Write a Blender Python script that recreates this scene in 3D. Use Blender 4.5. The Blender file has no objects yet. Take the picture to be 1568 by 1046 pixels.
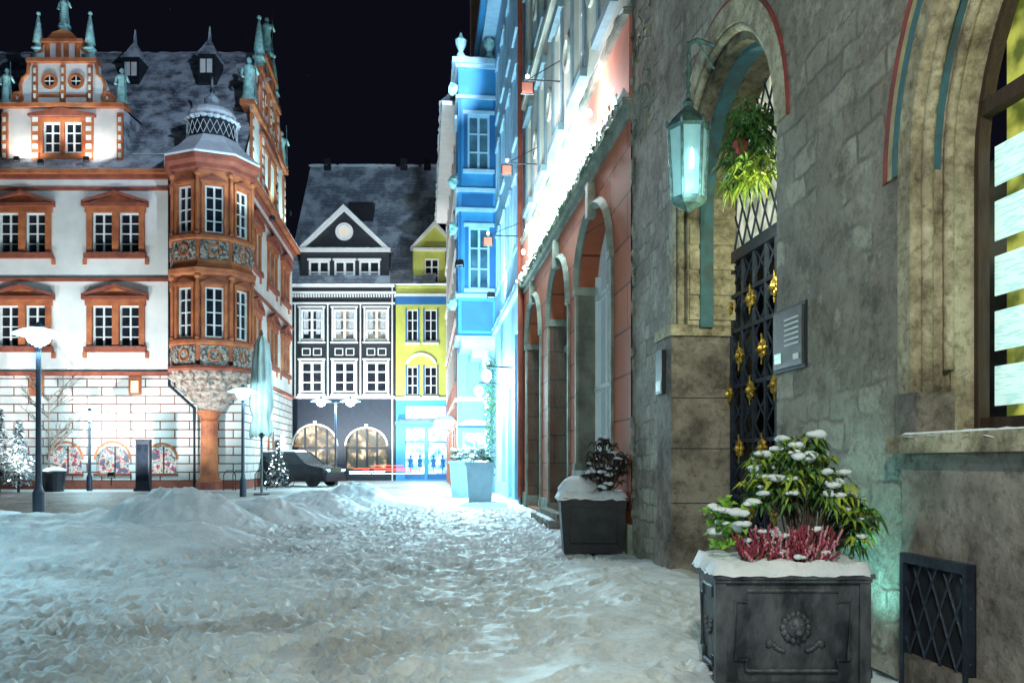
import bpy, math, random
import numpy as np
from mathutils import Vector
random.seed(7); rng=np.random.RandomState(3)
sc=bpy.context.scene
R=random.uniform
GM=1.75
# ---------------------------------------------------------------- materials
def nodes(name):
    m=bpy.data.materials.new(name); m.use_nodes=True
    nt=m.node_tree; b=nt.nodes['Principled BSDF']
    return m,nt,b
def N(nt,t,**k):
    n=nt.nodes.new(t)
    for a,v in k.items():
        if a in n.inputs: n.inputs[a].default_value=v
        else: setattr(n,a,v)
    return n
def c4(c): return (c[0],c[1],c[2],1)
def ramp(nt,fac,stops):
    r=N(nt,'ShaderNodeValToRGB'); e=r.color_ramp.elements
    while len(e)<len(stops): e.new(.5)
    for i,(p,c) in enumerate(stops): e[i].position=p; e[i].color=c4(c)
    nt.links.new(fac,r.inputs[0]); return r
def mixc(nt,fac,a,b,bt='MIX'):
    m=N(nt,'ShaderNodeMixRGB'); m.blend_type=bt
    for i,v in ((0,fac),(1,a),(2,b)):
        if isinstance(v,(int,float)): m.inputs[i].default_value=v
        elif isinstance(v,tuple): m.inputs[i].default_value=c4(v)
        else: nt.links.new(v,m.inputs[i])
    return m.outputs[0]
def pm(name,c1,c2=None,scale=3,rough=.7,bump=.2,bs=25,metal=0,em=None,es=0,lo=.35,hi=.65,stretch=(1,1,1)):
    m,nt,b=nodes(name)
    tc=N(nt,'ShaderNodeTexCoord'); mp=N(nt,'ShaderNodeMapping'); mp.inputs['Scale'].default_value=stretch
    nt.links.new(tc.outputs['Object'],mp.inputs[0])
    if c2 is None: c2=tuple(x*.75 for x in c1)
    n=N(nt,'ShaderNodeTexNoise',Scale=scale,Detail=6.0,Roughness=.6); nt.links.new(mp.outputs[0],n.inputs['Vector'])
    r=ramp(nt,n.outputs['Fac'],[(lo,c2),(hi,c1)])
    nt.links.new(r.outputs[0],b.inputs['Base Color'])
    b.inputs['Roughness'].default_value=rough; b.inputs['Metallic'].default_value=metal
    if bump:
        n2=N(nt,'ShaderNodeTexNoise',Scale=bs,Detail=5.0); nt.links.new(mp.outputs[0],n2.inputs['Vector'])
        bp=N(nt,'ShaderNodeBump',Strength=bump,Distance=.03); nt.links.new(n2.outputs['Fac'],bp.inputs['Height'])
        nt.links.new(bp.outputs[0],b.inputs['Normal'])
    if em: 
        b.inputs['Emission Color'].default_value=c4(em); b.inputs['Emission Strength'].default_value=es
        m.cycles.emission_sampling='NONE'
    return m
def brick(name,c1,c2,mortar,w,h,msize=.03,rough=.8,bump=.5,snow=0,offs=.5,nscale=.6):
    m,nt,b=nodes(name)
    tc=N(nt,'ShaderNodeTexCoord'); sp=N(nt,'ShaderNodeSeparateXYZ'); nt.links.new(tc.outputs['Object'],sp.inputs[0])
    ad=N(nt,'ShaderNodeMath',operation='ADD'); nt.links.new(sp.outputs[0],ad.inputs[0]); nt.links.new(sp.outputs[1],ad.inputs[1])
    cb=N(nt,'ShaderNodeCombineXYZ'); nt.links.new(ad.outputs[0],cb.inputs[0]); nt.links.new(sp.outputs[2],cb.inputs[1])
    br=N(nt,'ShaderNodeTexBrick',Scale=1.0); br.offset=offs
    br.inputs['Brick Width'].default_value=w; br.inputs['Row Height'].default_value=h; br.inputs['Mortar Size'].default_value=msize
    br.inputs['Color1'].default_value=c4(c1); br.inputs['Color2'].default_value=c4(c2); br.inputs['Mortar'].default_value=c4(mortar)
    nt.links.new(cb.outputs[0],br.inputs['Vector'])
    n=N(nt,'ShaderNodeTexNoise',Scale=nscale,Detail=8.0,Roughness=.65); nt.links.new(tc.outputs['Object'],n.inputs['Vector'])
    col=br.outputs['Color']
    if snow:
        r=ramp(nt,n.outputs['Fac'],[(.5-snow*.12,(0,0,0)),(.60,(1,1,1))])
        col=mixc(nt,r.outputs[0],col,(.66,.74,.82))
    else:
        r=ramp(nt,n.outputs['Fac'],[(.3,(.7,.7,.7)),(.65,(1,1,1))]); col=mixc(nt,1.0,col,r.outputs[0],'MULTIPLY')
    nt.links.new(col,b.inputs['Base Color']); b.inputs['Roughness'].default_value=rough
    bp=N(nt,'ShaderNodeBump',Strength=bump,Distance=.04); bp.invert=True
    nt.links.new(br.outputs['Fac'],bp.inputs['Height']); nt.links.new(bp.outputs[0],b.inputs['Normal'])
    return m
def emis(name,c,s,noise=None,samp=False):
    m,nt,b=nodes(name); b.inputs['Base Color'].default_value=c4(tuple(x*.08 for x in c))
    b.inputs['Emission Strength'].default_value=s; b.inputs['Emission Color'].default_value=c4(c)
    if not samp: m.cycles.emission_sampling='NONE'
    if noise:
        tc=N(nt,'ShaderNodeTexCoord'); n=N(nt,'ShaderNodeTexNoise',Scale=noise[0],Detail=3.0); nt.links.new(tc.outputs['Object'],n.inputs['Vector'])
        r=ramp(nt,n.outputs['Fac'],noise[1]); r.color_ramp.interpolation=noise[2] if len(noise)>2 else 'LINEAR'
        nt.links.new(r.outputs[0],b.inputs['Emission Color'])
    return m
def old_wall():
    m,nt,b=nodes('old_plaster')
    tc=N(nt,'ShaderNodeTexCoord'); o=tc.outputs['Object']
    def ns(s,d=8,r=.65):
        n=N(nt,'ShaderNodeTexNoise',Scale=s,Detail=float(d),Roughness=r); nt.links.new(o,n.inputs['Vector']); return n.outputs['Fac']
    base=ramp(nt,ns(.9,9,.68),[(.36,(.17,.145,.115)),(.46,(.30,.265,.21)),(.54,(.36,.33,.265)),(.64,(.54,.52,.43))]).outputs[0]
    f2=ramp(nt,ns(3.5,7,.72),[(.38,(.42,.38,.34)),(.5,(1,1,1))]).outputs[0]
    base=mixc(nt,.7,base,f2,'MULTIPLY')
    sp=N(nt,'ShaderNodeSeparateXYZ'); nt.links.new(o,sp.inputs[0])
    cb=N(nt,'ShaderNodeCombineXYZ'); nt.links.new(sp.outputs[1],cb.inputs[0]); nt.links.new(sp.outputs[2],cb.inputs[1])
    nz=N(nt,'ShaderNodeTexNoise',Scale=2.5,Detail=4.0); nt.links.new(o,nz.inputs['Vector'])
    vm=N(nt,'ShaderNodeVectorMath',operation='SCALE'); nt.links.new(nz.outputs['Color'],vm.inputs[0]); vm.inputs['Scale'].default_value=.2
    va=N(nt,'ShaderNodeVectorMath',operation='ADD'); nt.links.new(cb.outputs[0],va.inputs[0]); nt.links.new(vm.outputs[0],va.inputs[1])
    br=N(nt,'ShaderNodeTexBrick',Scale=1.0); br.inputs['Brick Width'].default_value=.42; br.inputs['Row Height'].default_value=.24; br.inputs['Mortar Size'].default_value=.03
    br.inputs['Mortar Smooth'].default_value=1.0
    br.inputs['Color1'].default_value=(.60,.57,.46,1); br.inputs['Color2'].default_value=(.24,.215,.175,1); br.inputs['Mortar'].default_value=(.20,.175,.14,1)
    nt.links.new(va.outputs[0],br.inputs['Vector'])
    msk=ramp(nt,ns(1.0,7,.72),[(.49,(0,0,0)),(.56,(.8,.8,.8))]).outputs[0]
    base=mixc(nt,msk,base,br.outputs['Color'])
    st=ramp(nt,ns(15,5,.75),[(.40,(.42,.39,.36)),(.5,(1,1,1))]).outputs[0]
    base=mixc(nt,.42,base,st,'MULTIPLY')
    nt.links.new(base,b.inputs['Base Color']); b.inputs['Roughness'].default_value=.85
    h=N(nt,'ShaderNodeMath',operation='MULTIPLY_ADD'); nt.links.new(ns(4,8,.68),h.inputs[0]); h.inputs[1].default_value=1.5
    h2=N(nt,'ShaderNodeMath',operation='MULTIPLY'); nt.links.new(br.outputs['Fac'],h2.inputs[0]); 
    nt.links.new(msk,h2.inputs[1]); h3=N(nt,'ShaderNodeMath',operation='MULTIPLY'); nt.links.new(h2.outputs[0],h3.inputs[0]); h3.inputs[1].default_value=-.4
    nt.links.new(h3.outputs[0],h.inputs[2])
    bp=N(nt,'ShaderNodeBump',Strength=.9,Distance=.10); nt.links.new(h.outputs[0],bp.inputs['Height'])
    bp2=N(nt,'ShaderNodeBump',Strength=.6,Distance=.015); nt.links.new(ns(38,4,.7),bp2.inputs['Height']); nt.links.new(bp.outputs[0],bp2.inputs['Normal'])
    nt.links.new(bp2.outputs[0],b.inputs['Normal'])
    return m
def worn(name,a,b_,c,s=2.2,bs=7,dist=.06):
    m,nt,b=nodes(name); tc=N(nt,'ShaderNodeTexCoord'); o=tc.outputs['Object']
    def ns(s,d=8,r=.68):
        n=N(nt,'ShaderNodeTexNoise',Scale=s,Detail=float(d),Roughness=r); nt.links.new(o,n.inputs['Vector']); return n.outputs['Fac']
    col=ramp(nt,ns(s),[(.36,a),(.48,b_),(.60,c)]).outputs[0]
    col=mixc(nt,.6,col,ramp(nt,ns(s*6,5,.7),[(.38,(.36,.33,.30)),(.5,(1,1,1))]).outputs[0],'MULTIPLY')
    nt.links.new(col,b.inputs['Base Color']); b.inputs['Roughness'].default_value=.85
    bp=N(nt,'ShaderNodeBump',Strength=.85,Distance=dist); nt.links.new(ns(bs),bp.inputs['Height']); nt.links.new(bp.outputs[0],b.inputs['Normal'])
    return m
M_WALL=old_wall()
M_STONE=worn('worn_sandstone',(.13,.105,.07),(.36,.31,.20),(.58,.52,.36))
M_STONED=worn('damp_sandstone',(.09,.075,.065),(.22,.19,.16),(.34,.30,.255),1.6)
M_WHITE=pm('white_plaster',(.80,.79,.76),(.62,.61,.59),scale=.5,bump=.15)
M_RUST=brick('rusticated_blocks',(.74,.72,.68),(.60,.59,.56),(.20,.06,.035),1.55,.45,.035)
M_ORST=pm('orange_sandstone',(.54,.17,.06),(.30,.075,.03),scale=1.5,bump=.3)
M_REDST=pm('red_sandstone',(.34,.085,.045),(.19,.045,.03),scale=2,bump=.3)
M_SNOW=pm('snow',(.80,.84,.88),(.66,.72,.79),scale=4,rough=.6,bump=.6,bs=15)
M_SLATE=brick('slate_roof_with_snow',(.20,.23,.29),(.13,.15,.20),(.04,.045,.06),.45,.26,.02,rough=.5,snow=.95,nscale=1.1)
M_SLATE2=brick('slate_roof_frosted',(.36,.42,.50),(.24,.29,.36),(.10,.12,.15),.5,.3,.02,rough=.6,snow=.25)
M_DARK=pm('dark_metal',(.03,.035,.045),(.015,.018,.024),scale=8,rough=.45,bump=.1,metal=.3)
M_POST=pm('painted_post',(.035,.05,.08),(.02,.03,.05),rough=.4,bump=.05)
M_GLASS=pm('dark_window_glass',(.02,.025,.035),(.008,.01,.016),scale=2,rough=.12,bump=.02)
M_WGLASS=emis('dim_lit_window',(.9,.75,.5),.5,(1.5,[(.4,(.05,.05,.06)),(.6,(.6,.55,.42))]))
M_FRAME=pm('white_window_frame',(.80,.80,.78),(.70,.70,.69),bump=.05,rough=.5)
M_RELIEF=pm('painted_relief',(.38,.34,.29),(.08,.055,.045),scale=7,bump=1.0,bs=9,lo=.44,hi=.56)
M_RELIEF2=pm('corbel_carving',(.52,.42,.36),(.18,.10,.07),scale=5,bump=1.0,bs=6)
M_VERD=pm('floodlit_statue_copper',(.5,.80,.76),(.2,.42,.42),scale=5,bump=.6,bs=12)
M_BLACKP=pm('black_paint',(.020,.022,.030),(.012,.013,.018),rough=.5,bump=.1)
M_BLUEBLK=pm('ground_floor_black_blue',(.010,.018,.035),(.006,.010,.02),rough=.5,bump=.1)
M_YELLOW=pm('yellow_green_plaster',(.56,.56,.12),(.42,.44,.08),scale=.8,bump=.15)
M_ORW=brick('orange_facade',(.52,.135,.055),(.44,.11,.045),(.14,.03,.02),2.2,.72,.018,rough=.75,bump=.6)
M_GREENST=pm('grey_green_surround',(.32,.36,.29),(.15,.18,.145),scale=2.5,bump=.5)
M_CREAM=pm('cream_plaster',(.58,.60,.52),(.45,.47,.41),scale=.7,bump=.2)
M_PALE=pm('pale_blue_plaster',(.36,.60,.80),(.27,.50,.72),scale=.7,bump=.15)
M_BLUE=pm('sky_blue_paint',(.06,.34,.64),(.04,.26,.54),scale=.9,bump=.1,rough=.5)
M_BLUED=pm('deep_blue_paint',(.03,.18,.42),(.02,.13,.32),scale=.9,bump=.1,rough=.5)
M_PINK=pm('pink_fascia',(.66,.25,.17),(.54,.18,.12),scale=1,bump=.1)
M_REDW=pm('red_plaster',(.50,.13,.07),(.38,.09,.05),scale=.8,bump=.2)
M_LEAD=pm('lead_planter',(.17,.185,.205),(.022,.026,.034),scale=5,rough=.5,bump=.7,bs=14,metal=.15,lo=.38,hi=.76,stretch=(1,1,.5))
M_BLKPOT=pm('dark_planter',(.03,.032,.036),(.012,.013,.016),scale=5,rough=.45,bump=.2)
M_WPOT=pm('pale_planter',(.42,.6,.68),(.33,.5,.6),bump=.1)
M_COPPER=pm('verdigris_copper',(.13,.26,.24),(.05,.09,.09),scale=12,rough=.5,bump=.3,metal=.4)
M_GOLD=pm('gilded_iron',(.50,.32,.05),(.2,.12,.02),scale=10,rough=.4,bump=.3,metal=.6)
M_IRON=pm('blue_black_iron',(.04,.055,.085),(.02,.028,.045),scale=6,rough=.4,bump=.2,metal=.5)
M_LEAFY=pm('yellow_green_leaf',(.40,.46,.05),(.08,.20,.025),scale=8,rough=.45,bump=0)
M_LEAFG=pm('green_leaf',(.09,.20,.045),(.025,.075,.02),scale=14,rough=.4,bump=0)
M_LEAFD=pm('dark_leaf',(.06,.035,.03),(.02,.02,.015),scale=14,rough=.5,bump=0)
M_HEATH=pm('heather_flower',(.42,.035,.09),(.14,.012,.03),scale=30,rough=.7,bump=0)
M_HEATP=pm('pale_heather_flower',(.72,.36,.42),(.5,.12,.2),scale=30,rough=.7,bump=0)
M_TWIG=pm('bark',(.14,.10,.075),(.06,.045,.035),scale=9,bump=.4)
M_CONIF=pm('frosted_conifer',(.05,.09,.06),(.02,.04,.03),scale=9,bump=0)
M_CLOTH=pm('parasol_canvas',(.50,.54,.50),(.26,.31,.29),scale=2,bump=.4,bs=6,stretch=(3,3,.4))
M_WOOD=pm('dark_wood',(.06,.035,.02),(.03,.018,.012),scale=6,bump=.3,stretch=(4,4,.6))
M_LAMP=emis('lamp_glow',(.75,.95,1),18)
M_LAMPS=emis('bulb_glow',(.8,.96,1),10)
M_LAMPD=pm('lamp_glass_shade',(.55,.85,.9),(.45,.75,.8),rough=.2,bump=0,em=(.40,.85,1),es=3.2)
M_SHOP=emis('shop_interior',(.6,.9,1),2.2,(1.6,[(.35,(.06,.3,.5)),(.5,(.45,.8,1)),(.65,(1,1,1))]))
M_SHOPW=emis('warm_shop_interior',(1,.8,.5),1.0,(1.6,[(.44,(.02,.015,.012)),(.53,(.40,.24,.10)),(.62,(1,.85,.6))]))
M_POSTER=emis('coloured_display',(1,1,1),.9,(2.6,[(.0,(.05,.1,.2)),(.42,(.75,.12,.12)),(.47,(.85,.85,.75)),(.52,(.1,.35,.5)),(.57,(.8,.75,.6)),(.62,(.1,.08,.08))],'CONSTANT'))
M_NOTICE=emis('interior_green_glow',(.5,.62,.35),.9,(4,[(.4,(.10,.13,.02)),(.6,(.55,.58,.10))]))
M_PAPER=pm('paper_notice',(.75,.85,.8),(.25,.5,.5),scale=30,bump=0,em=(.55,.9,.85),es=.7,lo=.45,hi=.5,stretch=(.2,.2,2))  # sheets emit: the window's backlight is put into the paper
M_TRANS=emis('transom_glass',(.9,.95,.75),.8,(4,[(.35,(.25,.3,.2)),(.6,(.85,.9,.7))]))
M_LANTG=pm('lantern_glass',(.25,.45,.45),(.15,.3,.32),rough=.15,bump=0,em=(.35,.75,.78),es=.26)
M_SHGL=pm('shop_glass',(.10,.16,.18),(.03,.05,.07),scale=.6,rough=.1,bump=.02,em=(.45,.75,.85),es=.22)  # weak emission puts pale reflections and interior light into the panes
M_STEEL=pm('brushed_steel',(.13,.125,.12),(.07,.07,.07),rough=.4,bump=.1,metal=.4)
M_FRESR=pm('painted_red_band',(.34,.05,.045),(.14,.04,.03),scale=6,bump=.3)
M_FRESY=pm('painted_ochre_band',(.50,.42,.20),(.24,.20,.11),scale=5,bump=.3)
M_FRESB=pm('painted_blue_band',(.05,.17,.20),(.05,.09,.09),scale=5,bump=.3)
M_TRED=emis('tail_light_trail',(1,.08,.05),4)
M_TWHT=emis('head_light_trail',(.8,.95,1),5)
M_CAR=pm('dark_car_paint',(.03,.035,.045),(.02,.024,.03),rough=.2,bump=0,metal=.4)
M_TYRE=pm('rubber',(.02,.02,.02),rough=.8)
M_BRICK=brick('brick_chimney',(.35,.14,.08),(.28,.11,.07),(.3,.28,.25),.25,.08,.012)
# ---------------------------------------------------------------- geometry
class Fr:
    def __init__(s,O,S,Nn): s.O=O;s.S=S;s.N=Nn
    def P(f,s,o,z): return (f.O[0]+f.S[0]*s+f.N[0]*o, f.O[1]+f.S[1]*s+f.N[1]*o, z)
W=Fr((0,0),(1,0),(0,1))
PARTS=[]
def grp(name):
    e=bpy.data.objects.new(name,None); sc.collection.objects.link(e); e.empty_display_size=.2; return e
class Part:
    def __init__(s,parent,name,mat,fr=W,smooth=False):
        s.p=parent;s.n=name;s.m=mat;s.fr=fr;s.sm=smooth;s.V=[];s.F=[];PARTS.append(s)
    def add(s,vs,fs,fr=None):
        fr=fr or s.fr; b=len(s.V); s.V+= [fr.P(*v) for v in vs]; s.F+=[tuple(b+i for i in f) for f in fs]
    def box(s,a,b,c,d,e,f,fr=None):
        s.add([(x,y,z) for z in (e,f) for y in (c,d) for x in (a,b)],[(0,1,3,2),(4,5,7,6),(0,1,5,4),(2,3,7,6),(0,2,6,4),(1,3,7,5)],fr)
    def quad(s,pts,fr=None): s.add(pts,[tuple(range(len(pts)))],fr)
    def prism(s,poly,o0,o1,fr=None):
        n=len(poly); s.add([(a,o0,z) for a,z in poly]+[(a,o1,z) for a,z in poly],
            [tuple(range(n)),tuple(range(n,2*n))]+[(i,(i+1)%n,n+(i+1)%n,n+i) for i in range(n)],fr)
    def lathe(s,cx,cy,prof,n=16,ph=0,fr=None,sx=1,sy=1):
        vs=[];fs=[]
        for r,z in prof:
            for k in range(n):
                a=ph+2*math.pi*k/n; vs.append((cx+r*sx*math.cos(a),cy+r*sy*math.sin(a),z))
        for i in range(len(prof)-1):
            for k in range(n): fs.append((i*n+k,i*n+(k+1)%n,(i+1)*n+(k+1)%n,(i+1)*n+k))
        fs.append(tuple(range(n))); fs.append(tuple(range((len(prof)-1)*n,len(prof)*n)))
        s.add(vs,fs,fr)
    def tube(s,pts,r,n=6,fr=None,r1=None):
        pts=[Vector(p) for p in pts]; vs=[];fs=[];m=len(pts)
        for i,p in enumerate(pts):
            d=(pts[min(i+1,m-1)]-pts[max(i-1,0)]).normalized()
            u=d.cross(Vector((0,0,1))) 
            if u.length<.05: u=Vector((1,0,0))
            u.normalize(); w=d.cross(u); rr=r if r1 is None else r+(r1-r)*i/(m-1)
            for k in range(n):
                a=2*math.pi*k/n; vs.append(tuple(p+u*rr*math.cos(a)+w*rr*math.sin(a)))
        for i in range(m-1):
            for k in range(n): fs.append((i*n+k,i*n+(k+1)%n,(i+1)*n+(k+1)%n,(i+1)*n+k))
        fs.append(tuple(range(n))); fs.append(tuple(range((m-1)*n,m*n))); s.add(vs,fs,fr)
    def ring(s,cs,cz,r0,r1,o0,o1,a0=0,a1=180,n=20,fr=None):
        vs=[];fs=[]
        for i in range(n+1):
            a=math.radians(a0+(a1-a0)*i/n); c,q=math.cos(a),math.sin(a)
            vs+=[(cs+r0*c,o0,cz+r0*q),(cs+r1*c,o0,cz+r1*q),(cs+r1*c,o1,cz+r1*q),(cs+r0*c,o1,cz+r0*q)]
        for i in range(n):
            b=4*i
            for j in range(4): fs.append((b+j,b+(j+1)%4,b+4+(j+1)%4,b+4+j))
        fs+=[(0,1,2,3),(4*n,4*n+1,4*n+2,4*n+3)]; s.add(vs,fs,fr)
    def blob(s,x,y,z,rx,ry,rz,nz=.2,n=9,m=6,fr=None):
        vs=[];fs=[]; o=[R(0,9) for _ in range(3)]
        for i in range(m+1):
            t=math.pi*i/m
            for k in range(n):
                a=2*math.pi*k/n; q=1+nz*math.sin(a*2+o[0]+i)*math.cos(t*3+o[1])+nz*.6*math.sin(a*3+o[2])
                vs.append((x+rx*q*math.sin(t)*math.cos(a),y+ry*q*math.sin(t)*math.sin(a),z+rz*math.cos(t)*(1+nz*.4*math.sin(o[1]+a))if 0<i<m else z+rz*math.cos(t)))
        for i in range(m):
            for k in range(n): fs.append((i*n+k,i*n+(k+1)%n,(i+1)*n+(k+1)%n,(i+1)*n+k))
        s.add(vs,fs,fr)
    def snowcap(s,a,b,c,d,z,h,st=.12,fr=None,skirt=.03):
        nx=max(3,int(abs(b-a)/st)); ny=max(2,int(abs(d-c)/st)); vs=[];fs=[]
        for j in range(ny+1):
            for i in range(nx+1):
                u,v=i/nx,j/ny; e=min(1,min(u*abs(b-a),(1-u)*abs(b-a),v*abs(d-c),(1-v)*abs(d-c))/max(h*.8,.02))
                e=math.sqrt(max(0,1-(1-e)**2)); edge=(i in(0,nx) or j in(0,ny))
                hh=h*e*(.75+.5*R(0,1)) if not edge else -skirt*R(.3,1.6)
                ox=R(-1,1)*st*.15; vs.append((a+(b-a)*u+ox,c+(d-c)*v+R(-1,1)*st*.12,z+hh))
        for j in range(ny):
            for i in range(nx): q=j*(nx+1)+i; fs.append((q,q+1,q+nx+2,q+nx+1))
        s.add(vs,fs,fr)
    def build(s):
        if not s.V: return
        me=bpy.data.meshes.new(s.n); me.from_pydata(s.V,[],s.F); me.update(); me.materials.append(s.m)
        if s.sm: me.polygons.foreach_set('use_smooth',[True]*len(me.polygons))
        o=bpy.data.objects.new(s.n,me); sc.collection.objects.link(o); o.parent=s.p
def wall(p,s0,s1,z0,z1,holes,o=0,dep=.3,fr=None):
    xs=sorted(set([s0,s1]+[max(s0,min(s1,h[i])) for h in holes for i in(0,1)])); zs=sorted(set([z0,z1]+[h[i] for h in holes for i in(2,3)]))
    for i in range(len(xs)-1):
        for j in range(len(zs)-1):
            cx=(xs[i]+xs[i+1])/2; cz=(zs[j]+zs[j+1])/2
            if any(h[0]<cx<h[1] and h[2]<cz<h[3] for h in holes): continue
            p.quad([(xs[i],o,zs[j]),(xs[i+1],o,zs[j]),(xs[i+1],o,zs[j+1]),(xs[i],o,zs[j+1])],fr)
    for a,b,c,d in [h[:4] for h in holes]:
        for q in (((a,c),(b,c)),((b,c),(b,d)),((b,d),(a,d)),((a,d),(a,c))):
            (x1,y1),(x2,y2)=q; p.quad([(x1,o,y1),(x2,o,y2),(x2,o-dep,y2),(x1,o-dep,y1)],fr)
def spandrel(p,a,b,zs,ztop,o,fr=None,dep=.3,n=14):
    c=(a+b)/2; r=(b-a)/2; k=(ztop-zs)
    L=[(c+r*math.cos(t),zs+k*math.sin(t)) for t in [math.pi/2+math.pi/2*i/n for i in range(n+1)]]
    Rr=[(2*c-x,z) for x,z in L]
    for A in (L,Rr):
        for i in range(n): 
            p.quad([(A[i][0],o,A[i][1]),(A[i+1][0],o,A[i+1][1]),(A[i+1][0],o,ztop),(A[i][0],o,ztop)],fr)
            p.quad([(A[i][0],o,A[i][1]),(A[i+1][0],o,A[i+1][1]),(A[i+1][0],o-dep,A[i+1][1]),(A[i][0],o-dep,A[i][1])],fr)
def win(fp,gp,a,b,z0,z1,o,nx=2,nz=3,t=.07,m=.04,dep=.1,fr=None):
    gp.quad([(a,o-dep,z0),(b,o-dep,z0),(b,o-dep,z1),(a,o-dep,z1)],fr)
    fp.box(a,a+t,o-dep+.002,o-.02,z0,z1,fr); fp.box(b-t,b,o-dep+.002,o-.02,z0,z1,fr)
    fp.box(a+t,b-t,o-dep+.002,o-.025,z0,z0+t,fr); fp.box(a+t,b-t,o-dep+.002,o-.025,z1-t,z1,fr)
    for i in range(1,nx):
        x=a+(b-a)*i/nx; mm=t*.6 if (nx%2==0 and i==nx//2) else m/2; fp.box(x-mm,x+mm,o-dep+.003,o-.03,z0+t,z1-t,fr)
    for j in range(1,nz):
        z=z0+(z1-z0)*j/nz; fp.box(a+t,b-t,o-dep+.004,o-.045,z-m/2,z+m/2,fr)
def lamp(parent,kind,loc,energy,col=(.50,.87,1),size=.15,target=None,angle=90,blend=.6):
    l=bpy.data.lights.new('bulb',kind); l.energy=energy*GM; l.color=col; l.shadow_soft_size=size
    o=bpy.data.objects.new('bulb_light',l); sc.collection.objects.link(o); o.location=loc; o.parent=parent
    if kind=='SPOT':
        l.spot_size=math.radians(angle); l.spot_blend=blend
        o.rotation_euler=(Vector(target)-Vector(loc)).to_track_quat('-Z','Y').to_euler()
    return o
def floodlight(loc,target,energy,col=(.75,.95,1),angle=100,stand=.0):
    g=grp('floodlight'); p=Part(g,'housing',M_DARK); x,y,z=loc
    d=(Vector(target)-Vector(loc)).normalized(); 
    hd=Vector((d.x,d.y,0)).normalized(); f=Fr((x,y),(hd.y,-hd.x),(hd.x,hd.y))
    p.box(-.13,.13,-.12,-.03,z-.09,z+.09,f); p.box(-.16,-.135,-.09,-.05,z-.16,z+.03,f); p.box(.135,.16,-.09,-.05,z-.16,z+.03,f); p.box(-.16,.16,-.09,-.05,z-.18,z-.16,f)
    if stand: p.tube([(0,-.07,z-stand),(0,-.07,z-.18)],.03,fr=f)
    q=Part(g,'lens',M_LAMPS); q.quad([(-.11,-.027,z-.07),(.11,-.027,z-.07),(.11,-.027,z+.07),(-.11,-.027,z+.07)],f)
    lamp(g,'SPOT',(x+d.x*.05,y+d.y*.05,z+d.z*.05),energy,col,.12,target,angle)
# ================================================================ TOWN HALL (plane y=45)
D0=45.; X=lambda p:(p-784)*D0/1300; Z=lambda p:1.5+(705-p)*D0/1300
nb=math.sqrt(1+.103**2); bS=(-.103/nb,1/nb)
XC=-14.3
TH=grp('town_hall'); FF=Fr((0,45),(1,0),(0,-1)); FS=Fr((XC,45),bS,(1/nb,.103/nb))
tw=Part(TH,'plaster_walls',M_WHITE); tr=Part(TH,'rusticated_base',M_RUST); to=Part(TH,'sandstone_casings',M_ORST); trd=Part(TH,'red_mouldings',M_REDST)
tf=Part(TH,'window_frames',M_FRAME); tg=Part(TH,'window_glass',M_GLASS); ts=Part(TH,'ledge_snow',M_SNOW); troof=Part(TH,'roof',M_SLATE); tst=Part(TH,'statues_and_obelisks',M_VERD,smooth=True)
tpost=Part(TH,'arched_displays',M_POSTER); tdk=Part(TH,'dark_ironwork',M_DARK)
def th_windows(fr,cs,s0,s1):
    up=[];k=D0/1300
    for c in cs:
        for (zb,zt) in ((Z(388),Z(326)),(Z(531),Z(468))):
            for a,b in((-36*k,-5*k),(5*k,36*k)):
                up.append((c+a,c+b,zb,zt)); win(tf,tg,c+a,c+b,zb,zt,-.08,2,4,.07,.05,.1,fr)
            for a,b in((-44,-36),(-5,5),(36,44)): to.box(c+a*k,c+b*k,-.05,.13,zb,zt,fr)
            trd.box(c-47*k,c+47*k,-.02,.25,zb-.28,zb,fr); ts.snowcap(c-46*k,c+46*k,.1,.26,zb,.05,.2,fr)
            to.box(c-46*k,c+46*k,-.02,.17,zt,zt+.3,fr); trd.box(c-50*k,c+50*k,-.02,.3,zt+.3,zt+.48,fr)
            to.prism([(c-40*k,zt+.483),(c+40*k,zt+.483),(c,zt+.95)],0,.12,fr)
            for sg in(-1,1): 
                trd.prism([(c+sg*50*k,zt+.483),(c+sg*50*k,zt+.60),(c,zt+1.14),(c,zt+.97)],0,.3,fr)
                to.box(c+sg*47.5*k-.09,c+sg*47.5*k+.09,0,.1,zb-.6,zb-.285,fr)
    wall(tw,s0,s1,Z(570),Z(288),up,0,.25,fr)
th_windows(FF,[X(-110),X(35),X(178)],X(-260),XC)
th_windows(FS,[3.2,8.7,13.6],0,17)
for fr,s0,s1 in((FF,X(-260),XC+.05),(FS,-.05,17)):
    trd.box(s0,s1,-.1,.18,Z(575),Z(569),fr); trd.box(s0,s1,-.1,.12,Z(431),Z(426),fr); 
    trd.box(s0,s1,-.1,.14,Z(292),Z(287),fr); tw.box(s0,s1,-.1,.1,Z(286.8),Z(276),fr); trd.box(s0,s1,-.1,.34,Z(275.8),Z(270),fr)
    to.box(s0,s1,-.1,.6,Z(269.8),Z(264),fr); ts.snowcap(s0,s1,-.1,.66,Z(264),.18,.25,fr)
    trd.box(s0,s1,-.1,.1,0,.42,fr)
h=[];k=D0/1300
for a,b in((75,125),(147,198),(225,270),(-60,-5)):
    h.append((X(a),X(b),Z(724),Z(683)))
wall(tr,X(-260),XC,.42,Z(575.2),h,0,.35,FF)
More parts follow.
